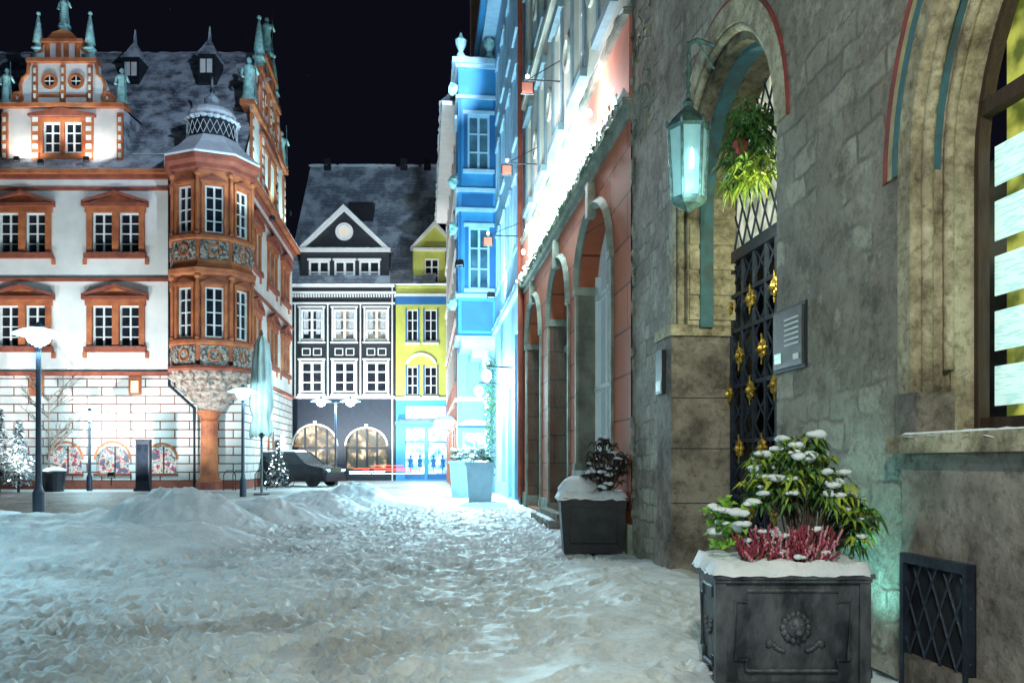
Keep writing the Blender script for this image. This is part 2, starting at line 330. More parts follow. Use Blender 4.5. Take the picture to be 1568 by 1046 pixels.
for a,b,c,d in h:
    spandrel(tr,a,b,Z(703),d,0,FF,.35); tpost.quad([(a,-.3,c),(b,-.3,c),(b,-.3,d),(a,-.3,d)],FF)
    to.ring((a+b)/2,Z(703),(b-a)/2,(b-a)/2+.12,0,.03,0,180,16,FF)
    tdk.box((a+b)/2-.03,(a+b)/2+.03,-.29,-.25,c,d,FF); trd.box(a-.1,b+.1,.0,.12,c-.15,c,FF)
wall(tr,0,17,.42,Z(575.2),[(7.5,8.9,.42,3.2),(12,13.6,1.2,3.2)],0,.35,FS)
tg.quad([(7.5,-.3,.42),(13.6,-.3,.42),(13.6,-.3,3.2),(7.5,-.3,3.2)],FS)
to.box(7.3,7.5,0,.1,.42,3.4,FS);to.box(8.9,9.1,0,.1,.42,3.4,FS)
to.box(X(198),X(217),.02,.1,Z(604),Z(576),FF); tsg=Part(TH,'wall_sign',emis('sign_glow',(1,.85,.6),1.5)); tsg.box(X(202),X(213),.1,.14,Z(601),Z(583),FF)
to.box(X(46),X(57),.02,.1,Z(606),Z(576),FF); to.box(X(62),X(67),.02,.1,Z(606),Z(576),FF)
xl=X(-260); 
def PS(d): return XC-.103*d
troof.add([(xl,44.45,16.85),(XC+.1,44.45,16.85),(PS(7.5),52.5,26.6),(xl,52.5,26.6),(xl,60,16.85),(PS(15),60,16.85)],[(0,1,2,3),(3,2,5,4)])
tw.add([(PS(0)-.02,45,16.8),(PS(7.5)-.02,52.5,26.4),(PS(15)-.02,60,16.8)],[(0,1,2)])
tw.add([(xl,62,0),(PS(17),62,0),(PS(17),62,17),(xl,62,17)],[(0,1,2,3)])
troof.add([(PS(14.5),59.5,17.2),(PS(17)+.3,62,17.2),(PS(17)-4,62,21),(PS(14.5)-4,59.5,21)],[(0,1,2,3)])
ts.snowcap(xl,PS(7.5),52.3,52.7,26.6,.15,.3)
for i in range(26):
    x=R(-27,-15.5); t=R(.05,.9); y=44.6+8*t; z=16.95+9.75*t; w_=R(.5,2.2); hh=R(.2,.7)
    pts=[]
    for q in range(10):
        a=q*.628; pts.append((x+w_*math.cos(a)*R(.7,1.1),y+hh*.64*math.sin(a),z+hh*.77*math.sin(a)+.03))
    ts.quad(pts)
for fr,s0,s1 in((FF,X(200),X(300)),(FS,4,12)):
    n=int((s1-s0)/.22)
    for i in range(n): 
        a=s0+i*.22; tdk.tube([(a,-.25,17.25),(a+.22,-.25,17.75)],.022,4,fr); tdk.tube([(a+.22,-.25,17.25),(a,-.25,17.75)],.022,4,fr)
    tdk.box(s0,s1,-.28,-.22,17.75,17.8,fr); ts.box(s0,s1,-.285,-.215,17.81,17.86,fr)
for dx,dy in ((-17.9,50),(-22.5,50.4)):
    tdk.box(dx-.5,dx+.5,dy-.3,dy+1.2,23.6,25.3); tf.box(dx-.35,dx-.04,dy-.33,dy-.3,24.2,25); tf.box(dx+.04,dx+.35,dy-.33,dy-.3,24.2,25)
    troof.lathe(dx,dy+.3,[(.9,25.3),(.5,25.8),(.12,26.4),(.04,27.2)],4,math.pi/4); 
def statue(x,y,z,h):
    s=h/2.; p=tst
    p.lathe(x,y,[(.36*s,z),(.38*s,z+.12*s),(.30*s,z+.2*s),(.26*s,z+.7*s),(.19*s,z+1.1*s),(.25*s,z+1.4*s),(.27*s,z+1.55*s),(.08*s,z+1.66*s),(.08*s,z+1.72*s)],10)
    p.blob(x,y,z+1.84*s,.13*s,.13*s,.16*s,.05)
    p.tube([(x+.24*s,y,z+1.52*s),(x+.42*s,y-.08*s,z+1.2*s),(x+.36*s,y-.3*s,z+1.45*s)],.08*s,6,r1=.05*s)
    p.tube([(x-.24*s,y,z+1.52*s),(x-.36*s,y-.06*s,z+1.15*s),(x-.16*s,y-.28*s,z+1.0*s)],.08*s,6,r1=.05*s)
    p.tube([(x+.40*s,y-.3*s,z+.1*s),(x+.36*s,y-.3*s,z+2.2*s)],.025*s,5)
def obelisk(x,y,z,h):
    b=h*.09
    tst.lathe(x,y,[(b*1.7,z),(b*1.7,z+h*.1),(b*1.1,z+h*.12),(b*1.1,z+h*.2),(b*1.6,z+h*.22),(b*1.5,z+h*.27),(b*.8,z+h*.3),(b*1.25,z+h*.36),(b*.7,z+h*.75),(b*.25,z+h*.97),(0.01,z+h)],4,math.pi/4)
    tst.blob(x,y,z+h,b*.5,b*.5,b*.5,0)
def gable(fr,c,z0,kx,kz):
    zz=lambda t:z0+t*kz
    w1=3.2*kx; 
    lights=[(-1.02*kx,-.12*kx),(.12*kx,1.02*kx)] 
    hol=[(c+a,c+b,zz(.95),zz(2.55)) for a,b in lights]
    wall(tw,c-w1,c+w1,zz(0),zz(3.3),hol,0,.3,fr)
    for a,b,q,r in hol: win(tf,tg,a,b,q,r,.03,2,3,.07,.05,.1,fr)
    for a,b in((-3.2,-2.9),(2.9,3.2),(-1.62,-1.2),(1.2,1.62)):
        to.box(c+a*kx,c+b*kx,0,.14,zz(0),zz(3.05),fr)
        for t in range(6): tw.box(c+(a+.07)*kx,c+(b-.07)*kx,.14,.17,zz(.2+t*.47),zz(.45+t*.47),fr)
    to.box(c-1.2*kx,c-1.03*kx,.0,.12,zz(.95),zz(2.56),fr); to.box(c+1.03*kx,c+1.2*kx,.0,.12,zz(.95),zz(2.56),fr); to.box(c-.11*kx,c+.11*kx,0,.12,zz(.95),zz(2.56),fr)
    to.box(c-1.2*kx,c+1.2*kx,0,.1,zz(.62),zz(.93),fr); to.box(c-1.2*kx,c+1.2*kx,0,.12,zz(2.57),zz(2.8),fr)
    for t in range(5): tw.box(c+(-1.1+t*.48)*kx,c+(-.82+t*.48)*kx,0,.06,zz(.12),zz(.52),fr); to.box(c+(-1.17+t*.48)*kx,c+(-1.12+t*.48)*kx,0,.09,zz(0),zz(.6),fr)
    trd.prism([(c-1.75*kx,zz(2.83)),(c+1.75*kx,zz(2.83)),(c+1.75*kx,zz(2.95)),(c,zz(3.28)),(c-1.75*kx,zz(2.95))],0,.3,fr)
    to.box(c-3.35*kx,c+3.35*kx,-.5,.3,zz(3.3),zz(3.52),fr); ts.snowcap(c-3.3*kx,c+3.3*kx,-.4,.3,zz(3.52),.06,.3,fr)
    hol=[(c-1.0*kx,c-.4*kx,zz(4.45),zz(4.45)+.6*kx),(c+.4*kx,c+1.*kx,zz(4.45),zz(4.45)+.6*kx)]
    wall(tw,c-1.7*kx,c+1.7*kx,zz(3.52),zz(5.7),[],0,.3,fr)
    for a,b,q,r in hol:
        cx=(a+b)/2;cz=(q+r)/2; tg.prism([(cx+.27*kx*math.cos(t*.524),cz+.27*kx*math.sin(t*.524)) for t in range(12)],0,.03,fr)
        to.ring(cx,cz,.27*kx,.42*kx,0,.1,0,360,20,fr); tf.box(cx-.02,cx+.02,.03,.06,cz-.27*kx,cz+.27*kx,fr); tf.box(cx-.27*kx,cx+.27*kx,.03,.065,cz-.02,cz+.02,fr)
    for a in(-1.55,-.08,1.35): 
        to.box(c+a*kx,c+(a+.22)*kx,0,.14,zz(3.6),zz(5.6),fr)
        for t in range(4): tw.box(c+(a+.05)*kx,c+(a+.17)*kx,.14,.17,zz(3.8+t*.45),zz(4.05+t*.45),fr)
    to.box(c-1.5*kx,c+1.5*kx,0,.07,zz(3.9),zz(4.05),fr)
    for sg in(-1,1):
        V=[(sg*1.7,3.55),(sg*2.6,3.55),(sg*2.75,3.8),(sg*2.55,4.1),(sg*2.2,4.15),(sg*2.25,4.5),(sg*2.1,4.9),(sg*1.85,5.1),(sg*1.8,5.65),(sg*1.7,5.65)]
        tw.prism([(c+a*kx,zz(t)) for a,t in V],-.4,.02,fr)
        to.ring(c+sg*2.38*kx,zz(3.86),.12*kx,.32*kx,-.2,.12,0,360,16,fr)
        ed=[(c+a*kx,.06,zz(t)) for a,t in V[1:]]; to.tube(ed,.09,5,fr)
        V=[(sg*.95,5.95),(sg*1.45,5.95),(sg*1.4,6.2),(sg*1.1,6.35),(sg*.95,6.7)]
        tw.prism([(c+a*kx,zz(t)) for a,t in V],-.4,.02,fr); to.tube([(c+a*kx,.06,zz(t)) for a,t in V[1:]],.07,5,fr)
        x,y,_=fr.P(c+sg*1.38*kx,-.1,0); obelisk(x,y,zz(5.9),2.5*kz)
        x,y,_=fr.P(c+sg*3.05*kx,-.1,0); statue(x,y,zz(3.55),1.95*kz)
    to.box(c-1.85*kx,c+1.85*kx,-.45,.26,zz(5.7),zz(5.9),fr)
    wall(tw,c-.95*kx,c+.95*kx,zz(5.9),zz(6.75),[],0,.3,fr)
    for a in(-.9,-.3,.1,.7): to.box(c+a*kx,c+(a+.2)*kx,0,.1,zz(5.95),zz(6.7),fr)
    to.box(c-1.1*kx,c+1.1*kx,-.4,.24,zz(6.75),zz(6.92),fr)
    to.prism([(c-.85*kx,zz(6.92)),(c+.85*kx,zz(6.92)),(c+.5*kx,zz(7.3)),(c,zz(7.45)),(c-.5*kx,zz(7.3))],-.3,.15,fr)
    x,y,_=fr.P(c,-.1,0); tst.lathe(x,y,[(.3,zz(7.3)),(.3,zz(7.6)),(.2,zz(7.65))],4,math.pi/4); statue(x,y,zz(7.6),1.8*kz)
gx=X(97); gable(FF,gx,Z(262),1,1)
zt=Z(262)+3.3
troof.box(gx-3.15,gx+3.15,45.3,50,Z(262),zt)
troof.add([(gx-3.3,45.4,zt),(gx+3.3,45.4,zt),(gx,45.4,zt+3.3),(gx-3.3,54,zt),(gx+3.3,54,zt),(gx,54,zt+3.3)],[(0,1,2),(0,3,5,2),(1,4,5,2)])
gable(FS,7.6,16.9,1.75,1.28)
# oriel
ox,oy=X(330),44.5
ort=Part(TH,'oriel_relief_panels',M_RELIEF); orc=Part(TH,'oriel_corbel',M_RELIEF2); ors=Part(TH,'oriel_roof_snow',M_SNOW,smooth=False)
ph=-math.pi/2
ap=lambda r:r*math.cos(math.pi/8)
for kf in range(8):
    th=math.radians(-90+22.5+45*kf)
    if math.sin(th)>.5: continue
    f=Fr((ox,oy),(-math.sin(th),math.cos(th)),(math.cos(th),math.sin(th)))
    r=2.08; A=ap(r); hw=r*math.sin(math.pi/8)
    hol=[(-.44,.44,Z(374),Z(306)),(-.44,.44,Z(526),Z(453))]
    wall(to,-hw,hw,Z(560),Z(280),hol,A,.2,f)
    for a,b,c,d in hol:
        win(tf,tg,a,b,c,d,A-.03,2,4,.08,.05,.1,f); 
        for sg in(-1,1): to.box(sg*.54-.07,sg*.54+.07,A,A+.1,c-.1,d+.08,f)
        to.box(-.66,.66,A,A+.14,d+.08,d+.22,f); trd.prism([(-.66,d+.225),(.66,d+.225),(0,d+.5)],A,A+.13,f)
        trd.box(-.68,.68,A,A+.16,c-.22,c-.1,f)
    for zb,z1 in((Z(413),Z(386)),(Z(566),Z(538))):
        ort.box(-hw+.12,hw-.12,A,A+.07,zb,z1,f)
        to.ring(0,(zb+z1)/2,.24,.32,A+.07,A+.12,0,360,16,f)
        for sg in(-1,1): ort.blob(sg*.5,A+.08,(zb+z1)/2,.14,.07,.3,.3,fr=f)
for kf in range(8):
    a=ph+math.pi/4*kf; cx,cy=ox+2.1*math.cos(a),oy+2.1*math.sin(a)
    for z0,z1 in((Z(530),Z(436)),(Z(378),Z(288))): to.lathe(cx,cy,[(.15,z0),(.15,z0+.15),(.09,z0+.2),(.10,z1-.3),(.09,z1-.2),(.17,z1-.1),(.17,z1)],8)
def octa(p,prof): p.lathe(ox,oy,prof,8,ph)
octa(trd,[(2.1,Z(284)),(2.25,Z(281)),(2.25,Z(275)),(2.45,Z(270)),(2.5,Z(262)),(2.0,Z(261))])
octa(to,[(2.1,Z(436)),(2.28,Z(433)),(2.32,Z(426)),(2.2,Z(424)),(2.1,Z(418))]); octa(to,[(2.1,Z(385)),(2.26,Z(383)),(2.26,Z(379)),(2.1,Z(378))]); octa(to,[(2.1,Z(537)),(2.26,Z(535)),(2.26,Z(531)),(2.1,Z(530))])
octa(trd,[(2.0,Z(568)),(2.3,Z(567)),(2.34,Z(571)),(2.1,Z(575))])
octa(orc,[(2.15,Z(574)),(2.1,Z(580)),(1.75,Z(584)),(1.8,Z(588)),(1.35,Z(598)),(1.4,Z(603)),(.85,Z(615)),(.9,Z(619)),(.5,Z(630))])
for rr,zz_,nn in((1.95,580,18),(1.6,592,14),(1.1,607,10)):
    for i in range(nn):
        a=2*math.pi*i/nn; orc.blob(ox+rr*math.cos(a),oy+rr*math.sin(a),Z(zz_),.2,.2,.22,.2,7,5)
to.lathe(ox-.15,oy,[(.62,0),(.62,.5),(.5,.6),(.46,.7),(.42,Z(650)),(.48,Z(646)),(.42,Z(642)),(.6,Z(634)),(.6,Z(629))],16)
trd.lathe(ox-.15,oy,[(.68,0),(.68,.35),(.63,.4)],16)
octa(ors,[(2.5,Z(262)),(2.52,Z(259)),(2.1,Z(248)),(1.7,Z(238)),(1.35,Z(226)),(1.2,Z(222))])
octa(tdk,[(1.15,Z(226)),(1.25,Z(224)),(1.2,Z(200)),(1.3,Z(198)),(1.3,Z(196)),(.9,Z(195))])
for i in range(24):
    a=2*math.pi*i/24; ors.tube([(ox+1.27*math.cos(a),oy+1.27*math.sin(a),Z(222)),(ox+1.27*math.cos(a+.26),oy+1.27*math.sin(a+.26),Z(202))],.014,4)
    ors.tube([(ox+1.27*math.cos(a+.26),oy+1.27*math.sin(a+.26),Z(222)),(ox+1.27*math.cos(a),oy+1.27*math.sin(a),Z(202))],.014,4)
    ors.blob(ox+1.22*math.cos(a),oy+1.22*math.sin(a),Z(195.5),.2,.2,.12,.3,6,4)
Part(TH,'oriel_dome',M_SLATE2,smooth=True).lathe(ox,oy,[(1.15,Z(196)),(1.2,Z(188)),(1.05,Z(180)),(.75,Z(175)),(.5,Z(172)),(.38,Z(166)),(.42,Z(160)),(.2,Z(154)),(.08,Z(148)),(.05,Z(124))],16)
tdk.blob(ox,oy,Z(146),.14,.14,.14,0); tdk.blob(ox,oy,Z(126),.1,.1,.12,0)
ors.lathe(ox,oy,[(1.24,Z(190)),(1.22,Z(185)),(1.08,Z(179)),(.78,Z(173.5)),(.54,Z(170.5))],16,.1)
tdk.tube([(X(262),44.75,Z(560)),(X(262),44.75,Z(590)),(X(302),44.6,Z(625)),(X(302),44.6,0)],.09)
tdk.tube([(X(262),44.75,Z(270)),(X(262),44.75,Z(560))],.07)
# ================================================================ END HOUSES (plane y=65)
D1=65.; X2=lambda p:(p-784)*D1/1300; Z2=lambda p:1.5+(705-p)*D1/1300
FE=Fr((0,65),(1,0),(0,-1))
BH=grp('black_gabled_townhouse')
bw=Part(BH,'black_walls',M_BLACKP); bg=Part(BH,'ground_floor',M_BLUEBLK); bf=Part(BH,'white_trim',M_FRAME); bgl=Part(BH,'window_glass',M_GLASS); bro=Part(BH,'roof',M_SLATE2); bsn=Part(BH,'ledge_snow',M_SNOW); bsh=Part(BH,'shop_windows',M_SHOPW)
blit=Part(BH,'lit_window',M_WGLASS); bcu=Part(BH,'curtains',pm('net_curtain',(.55,.58,.6),(.3,.33,.36),scale=6,stretch=(3,1,.4)))
hol=[]
for c in(477.5,527.5,576.5):
    for t,b in((473,521),(553,601)):
        hol.append((X2(c-17),X2(c+17),Z2(b),Z2(t)))
wall(bw,X2(447),X2(605),Z2(608),Z2(437),hol,0,.3,FE)
for i,(a,b,c,d) in enumerate(hol):
    gl=blit if i in(2,4) else bgl
    win(bf,gl,a,b,c,d,-.02,2,3,.16,.1,.12,FE)
    if i%2==0:
        for sg in(0,1): bcu.box(a+.2+sg*(b-a-.75),a+.55+sg*(b-a-.75),-.13,-.125,c+.5,d-.1,FE)
    for sg,e in((-1,a),(1,b)): bf.box(e-.12 if sg<0 else e+.0,e if sg<0 else e+.12,0,.1,c-.1,d+.1,FE)
    bf.box(a-.2,b+.2,0,.16,d+.1,d+.22,FE); bf.box(a-.2,b+.2,0,.18,c-.22,c-.1,FE); bsn.snowcap(a-.2,b+.2,.02,.2,c-.1,.05,.3,FE)
    if i%2==0:
        for q in range(2):
            m0=a+.1+q*.85; zz=Z2(544); bf.box(m0,m0+.65,0,.04,zz,zz+.06,FE); bf.box(m0,m0+.65,0,.04,zz+.5,zz+.56,FE); bf.box(m0,m0+.06,0,.04,zz+.06,zz+.5,FE); bf.box(m0+.59,m0+.65,0,.04,zz+.06,zz+.5,FE)
for px in(452,502,552,601): bf.box(X2(px)-.05,X2(px)+.05,0,.05,Z2(606),Z2(466),FE)
bf.box(X2(447),X2(605),0,.15,Z2(466),Z2(463),FE); bf.box(X2(447),X2(607),0,.3,Z2(450),Z2(447),FE); bf.box(X2(447),X2(605),0,.14,Z2(610),Z2(606),FE)
for i in range(40): bf.box(X2(448)+i*.2,X2(448)+i*.2+.1,0,.2,Z2(455),Z2(451),FE)
bf.box(X2(447),X2(605),0,.45,Z2(440),Z2(436),FE); bsn.snowcap(X2(447),X2(605),0,.6,Z2(436),.12,.3,FE)
ar=[(X2(449),X2(516),0,Z2(650)),(X2(530),X2(592),0,Z2(655))]
wall(bg,X2(447),X2(605),0,Z2(610.2),ar,0,.4,FE)
for a,b,c,d in ar:
    spandrel(bg,a,b,Z2(682),d,0,FE,.4); bsh.quad([(a,-.35,c),(b,-.35,c),(b,-.35,d),(a,-.35,d)],FE)
    cx=(a+b)/2;r=(b-a)/2; kk=(d-Z2(682))
    pts=[(cx+(r+.05)*math.cos(math.pi*i/16),.06,Z2(682)+(kk+.05)*math.sin(math.pi*i/16)) for i in range(17)]; bf.tube(pts,.08,6,FE)
    for i in (1,2,3): bg.box(a+(b-a)*i/4-.07,a+(b-a)*i/4+.07,-.34,-.25,c,d,FE)
    bg.box(a,b,-.34,-.22,2.4,2.55,FE); bg.box(a,b,-.34,-.2,0,.9,FE)
    bf.box(cx-.12,cx+.12,0,.12,d,d+.3,FE)
bf.tube([(X2(601),.12,0),(X2(601),.12,Z2(440))],.06,6,FE)
hol=[(X2(c-16),X2(c+16),Z2(434),Z2(399)) for c in(489,528,566)]
wall(bw,X2(460),X2(596),Z2(436),Z2(384),hol,.05,.25,FE)
for a,b,c,d in hol:
    win(bf,bgl,a,b,c,d,.03,2,2,.15,.1,.1,FE); bf.box(a-.1,b+.1,.05,.14,d,d+.15,FE)
bf.box(X2(456),X2(600),.0,.4,Z2(386),Z2(381),FE); bsn.snowcap(X2(456),X2(600),.0,.4,Z2(381),.08,.3,FE)
bw.prism([(X2(462),Z2(381)),(X2(593),Z2(381)),(X2(527),Z2(322))],-.1,.04,FE)
for sg in(-1,1): bf.prism([(X2(527)+sg*X2(784+70),Z2(381)),(X2(527)+sg*X2(784+61),Z2(381)),(X2(527),Z2(324)),(X2(527),Z2(314))],0,.35,FE)
bf.ring(X2(527.5),Z2(355),.45,.68,.04,.14,0,360,20,FE); blr=Part(BH,'round_window',emis('round_window_glow',(1,.95,.8),.7)); blr.prism([(X2(527.5)+.45*math.cos(t*.4488),Z2(355)+.45*math.sin(t*.4488)) for t in range(14)],.04,.06,FE)
bf.box(X2(527.5)-.03,X2(527.5)+.03,.06,.1,Z2(364),Z2(346),FE)
dz=Z2(384); bro.add([(X2(455),64.6,dz-.05),(X2(527),64.6,Z2(315)),(X2(600),64.6,dz-.05),(X2(455),70,dz-.05),(X2(527),70,Z2(315)),(X2(600),70,dz-.05)],[(0,1,4,3),(1,2,5,4)])
bw.box(X2(460),X2(596),65.3,68,Z2(436),dz)
xr=X2(668)
bro.add([(X2(440),64.5,15.0),(xr,64.5,15.0),(xr,72.5,26.6),(X2(440),72.5,26.6),(X2(440),80,15),(xr,80,15)],[(0,1,2,3),(3,2,5,4)])
bw.add([(X2(440),65.0,15.0),(X2(440),72.5,26.4),(X2(440),80,15)],[(0,1,2)])
bw.add([(xr-.05,65.0,15.0),(xr-.05,72.5,26.4),(xr-.05,80,15)],[(0,1,2)])
bw.box(X2(520),X2(560),68.5,70.5,Z2(345),Z2(312)+1.2); bsn.snowcap(X2(518),X2(562),68.4,70.6,Z2(312)+1.2,.15,.3)
for i in range(40): bsn.blob(R(X2(445),X2(660)),72.4,26.65,R(.2,.7),.2,.12,.2,7,4)
for cx in (600,640,470): bw.box(X2(cx)-.3,X2(cx)+.3,72.2,73,24.5,27.2)
for i in range(30): bw.tube([(X2(599)+i*.06,.5,Z2(436)),(X2(599)+i*.06,.5,Z2(380)+R(-.3,.2))],.015,3,FE)
YH=grp('yellow_townhouse')
yw=Part(YH,'plaster_walls',M_YELLOW); yf=Part(YH,'window_frames',M_FRAME); yb=Part(YH,'blue_shutters',M_BLUED); yg=Part(YH,'window_glass',M_GLASS); ysn=Part(YH,'ledge_snow',M_SNOW); ysh=Part(YH,'shop_front',M_SHOP)
hol=[]
for t,b in((474,522),(561,604)):
    for a,c in((623,640),(650,669)): hol.append((X2(a),X2(c),Z2(b),Z2(t)))
wall(yw,X2(606),X2(690),Z2(610),Z2(437),hol,-.02,.3,FE)
for a,b,c,d in hol: 
    win(yf,yg,a,b,c,d,-.05,2,3,.07,.06,.1,FE); yb.box(a-.1,a,-.02,.05,c-.1,d+.1,FE); yb.box(b,b+.1,-.02,.05,c-.1,d+.1,FE); yf.box(a-.15,b+.15,-.02,.15,c-.25,c-.1,FE)
yb.box(X2(606),X2(690),-.02,.12,Z2(466),Z2(454),FE); yf.box(X2(606),X2(690),-.02,.22,Z2(453.8),Z2(450),FE)
yf.ring(X2(645),Z2(566),X2(784+22)*1,X2(784+26),-.02,.1,25,155,16,FE)
yf.box(X2(606),X2(690),-.02,.18,Z2(612),Z2(608),FE)
sh=[(X2(620),X2(650),.1,Z2(655)),(X2(655),X2(684),.1,Z2(655))]
yb2=Part(YH,'shop_surround',M_BLUE); wall(yb2,X2(606),X2(690),0,Z2(612.2),sh,-.02,.5,FE)
for a,b,c,d in sh: 
    ysh.quad([(a,-.5,c),(b,-.5,c),(b,-.5,d),(a,-.5,d)],FE); yf.box((a+b)/2-.04,(a+b)/2+.04,-.3,-.2,c,d,FE); yb.box(a,b,-.3,-.15,c,.5,FE); yb.box(a,b,-.3,-.2,2.9,3.0,FE)
    for q in range(2):
        mx=a+.4+q*.7; yb.lathe(mx,.42,[(.16,.55),(.03,.6),(.03,1.0),(.2,1.02),(.14,1.3),(.2,1.6),(.05,1.68),(.05,1.74),(.09,1.8),(.09,1.92),(.02,1.97)],8,fr=Fr((0,65),(1,0),(0,1)))
yb2.box(X2(608),X2(686),0,1.1,Z2(650),Z2(646),FE); ysn.snowcap(X2(608),X2(686),0,1.1,Z2(646),.18,.3,FE)
ysg=Part(YH,'lit_fascia',emis('fascia_glow',(.7,.95,1),4)); ysg.box(X2(622),X2(682),.0,.12,Z2(640),Z2(622),FE)
wall(yw,X2(632),X2(682),Z2(436),Z2(380),[(X2(650),X2(672),Z2(434),Z2(396))],.03,.2,FE); win(yf,yg,X2(650),X2(672),Z2(434),Z2(396),0,2,3,.1,.08,.1,FE)
yw.prism([(X2(632),Z2(378)),(X2(700),Z2(378)),(X2(666),Z2(342))],-.1,.02,FE)
for sg in(-1,1): yf.prism([(X2(666)+sg*X2(784+38),Z2(380)),(X2(666)+sg*X2(784+33),Z2(380)),(X2(666),Z2(346)),(X2(666),Z2(339))],0,.25,FE)
yf.box(X2(628),X2(690),0,.25,Z2(384),Z2(380),FE); yw.box(X2(632),X2(690),65.4,68,Z2(436),Z2(380))
ysn.snowcap(X2(606),X2(690),0,.6,Z2(436),.12,.3,FE)
lamp(YH,'POINT',(X2(650),62.5,3.3),330,(.6,.93,1),.3)
# ================================================================ RIGHT ROW
O=(3.26,0.); FR=Fr(O,bS,(-1/nb,-.103/nb))
U=lambda px:4260./(px-650); 
SB=grp('old_stone_building')
sw=Part(SB,'plastered_walls',M_WALL,FR); sst=Part(SB,'sandstone_dressings',M_STONE,FR); sdd=Part(SB,'damp_stone_base',M_STONED,FR); sir=Part(SB,'iron_gate',M_IRON,FR); sgo=Part(SB,'gilded_rosettes',M_GOLD,FR); sdk=Part(SB,'dark_passage',M_BLACKP,FR)
uE=U(968)
wc,wr,wzs=3.9,1.85,3.45
a0,a1,azs=7.9,11.05,4.6; ar_=(a1-a0)/2
wall(sw,-4,uE,0,13,[(wc-wr,wc+wr,1.67,wzs+wr),(a0,a1,0,azs+ar_)],0,.02)
spandrel(sw,wc-wr,wc+wr,wzs,wzs+wr,0,dep=.02); spandrel(sw,a0,a1,azs,azs+ar_,0,dep=.02)
sw.box(uE-.01,uE,-3,-.002,0,13)
def archstep(p,c,r0,r1,z0,zs,o0,o1,n=28,sides=(1,1)):
    p.ring(c,zs,r0,r1,o0,o1,0,180,n)
    if sides[0]: p.box(c-r1,c-r0,o0,o1,z0,zs-.001)
    if sides[1]: p.box(c+r0,c+r1,o0,o1,z0,zs-.001)
def archroll(p,c,r,z0,zs,o,t,both=True):
    pts=[(c+r,o,z0),(c+r,o,zs)]+[(c+r*math.cos(math.pi*i/30),o,zs+r*math.sin(math.pi*i/30)) for i in range(1,30)]+([(c-r,o,zs),(c-r,o,z0)] if both else [(c-r,o,zs)])
    vs=[];fs=[]
    for i,(a,b,z) in enumerate(pts):
        q,w=pts[max(i-1,0)],pts[min(i+1,len(pts)-1)]; d=Vector((w[0]-q[0],0,w[2]-q[2])).normalized(); nn=Vector((-d.z,0,d.x))
        for k in range(8): t_=k*math.pi/4; vs.append((a+nn.x*t*math.cos(t_),b+t*math.sin(t_),z+nn.z*t*math.cos(t_)))
    for i in range(len(pts)-1):
        for k in range(8): fs.append((i*8+k,i*8+(k+1)%8,(i+1)*8+(k+1)%8,(i+1)*8+k))
    p.add(vs,fs)
ac=(a0+a1)/2
archstep(sst,ac,ar_-.0,ar_+.24,3.2,azs,-.02,.025,sides=(0,1)); sst_red=Part(SB,'painted_arch_edge',M_FRESR,FR); 
sst_red.ring(ac,azs,ar_+.241,ar_+.28,-.02,.02,60,180,28)
archstep(sst,ac,ar_-.16,ar_-.002,0,azs,-.75,-.10,sides=(1,0)); archstep(sst,ac,ar_-.16,ar_-.002,3.2,azs,-.75,-.10,sides=(0,1))
sro=Part(SB,'roll_mouldings',M_STONE,FR,smooth=True)
archroll(sro,ac,ar_-.03,3.25,azs,-.05,.05,False)
sfb=Part(SB,'painted_intrados',M_FRESB,FR); archstep(sfb,ac,ar_-.22,ar_-.162,3.2,azs,-.42,-.25)
sfy=Part(SB,'ochre_bands',M_FRESY,FR)
sw.box(a0-.02,a0+.03,-.75,-.02,0,azs)
for uu0,uu1 in((a1-.12,a1+.55),):
    sdd.box(uu0,uu1,-.75,.10,0,3.1); sst.box(uu0-.04,uu1+.02,-.75,.13,3.1,3.24); sdd.box(uu0-.05,uu1+.03,-.75,.14,0,.45)
    for z in(.95,1.65,2.3): sdk.box(uu0-.002,uu0+.01,-.7,.102,z,z+.012)
for i in range(5): sst.box(a1-.19,a1-.165,-.72,-.12,3.3+i*.32,3.56+i*.32)
go=-.72; g0,g1,gz=a0-.1,a1+.0,4.02
sdk.quad([(g0-1,-1.5,0),(g1+1,-1.5,0),(g1+1,-1.5,gz),(g0-1,-1.5,gz)])  # black sheet stands in for the darkness behind the gate
sir.box(g0,g1,go-.06,go+.06,gz,gz+.14); sir.box(g0,g1,go-.04,go+.04,.06,.2)
sir.box(ac-.05,ac+.05,go-.04,go+.05,.2,gz); sir.box(g1-.16,g1-.08,go-.04,go+.05,.2,gz)
for zz in(1.05,1.75,2.45,3.15,3.6): sir.box(g0,g1,go-.03,go+.03,zz-.025,zz+.025)
cols=[g1-.12-.36*i for i in range(9)]
for i,u in enumerate(cols): sir.box(u-.016,u+.016,go-.02,go+.035,.2,gz)
for i in range(len(cols)-1):
    for j in range(11):
        z=.2+j*.35; sir.tube([(cols[i],go,z),(cols[i+1],go,z+.35)],.016,4); sir.tube([(cols[i+1],go,z),(cols[i],go,z+.35)],.016,4)
def rosette(p,u,o,z,r):
    for kx in range(8):
        a=kx*math.pi/4; p.blob(u+r*.62*math.cos(a),o,z+r*.62*math.sin(a),r*.36,.03,r*.36,.15,6,4)
    p.blob(u,o+.02,z,r*.35,.05,r*.35,0,6,4)
    for kx in range(4):
        a=kx*math.pi/2+math.pi/2; p.tube([(u,o,z),(u+r*1.5*math.cos(a),o+.01,z+r*1.5*math.sin(a))],.022,4,r1=.008)
for i in range(0,9):
    for j,z in enumerate((.9,1.4+.25,2.35,2.8,3.45)):
        if (i+j)%2==0: rosette(sgo,cols[i],go+.06,z,.12)
tz=Part(SB,'transom_glass',M_TRANS,FR); tz.box(g0,g1,go-.05,go-.03,gz+.14,azs+ar_)
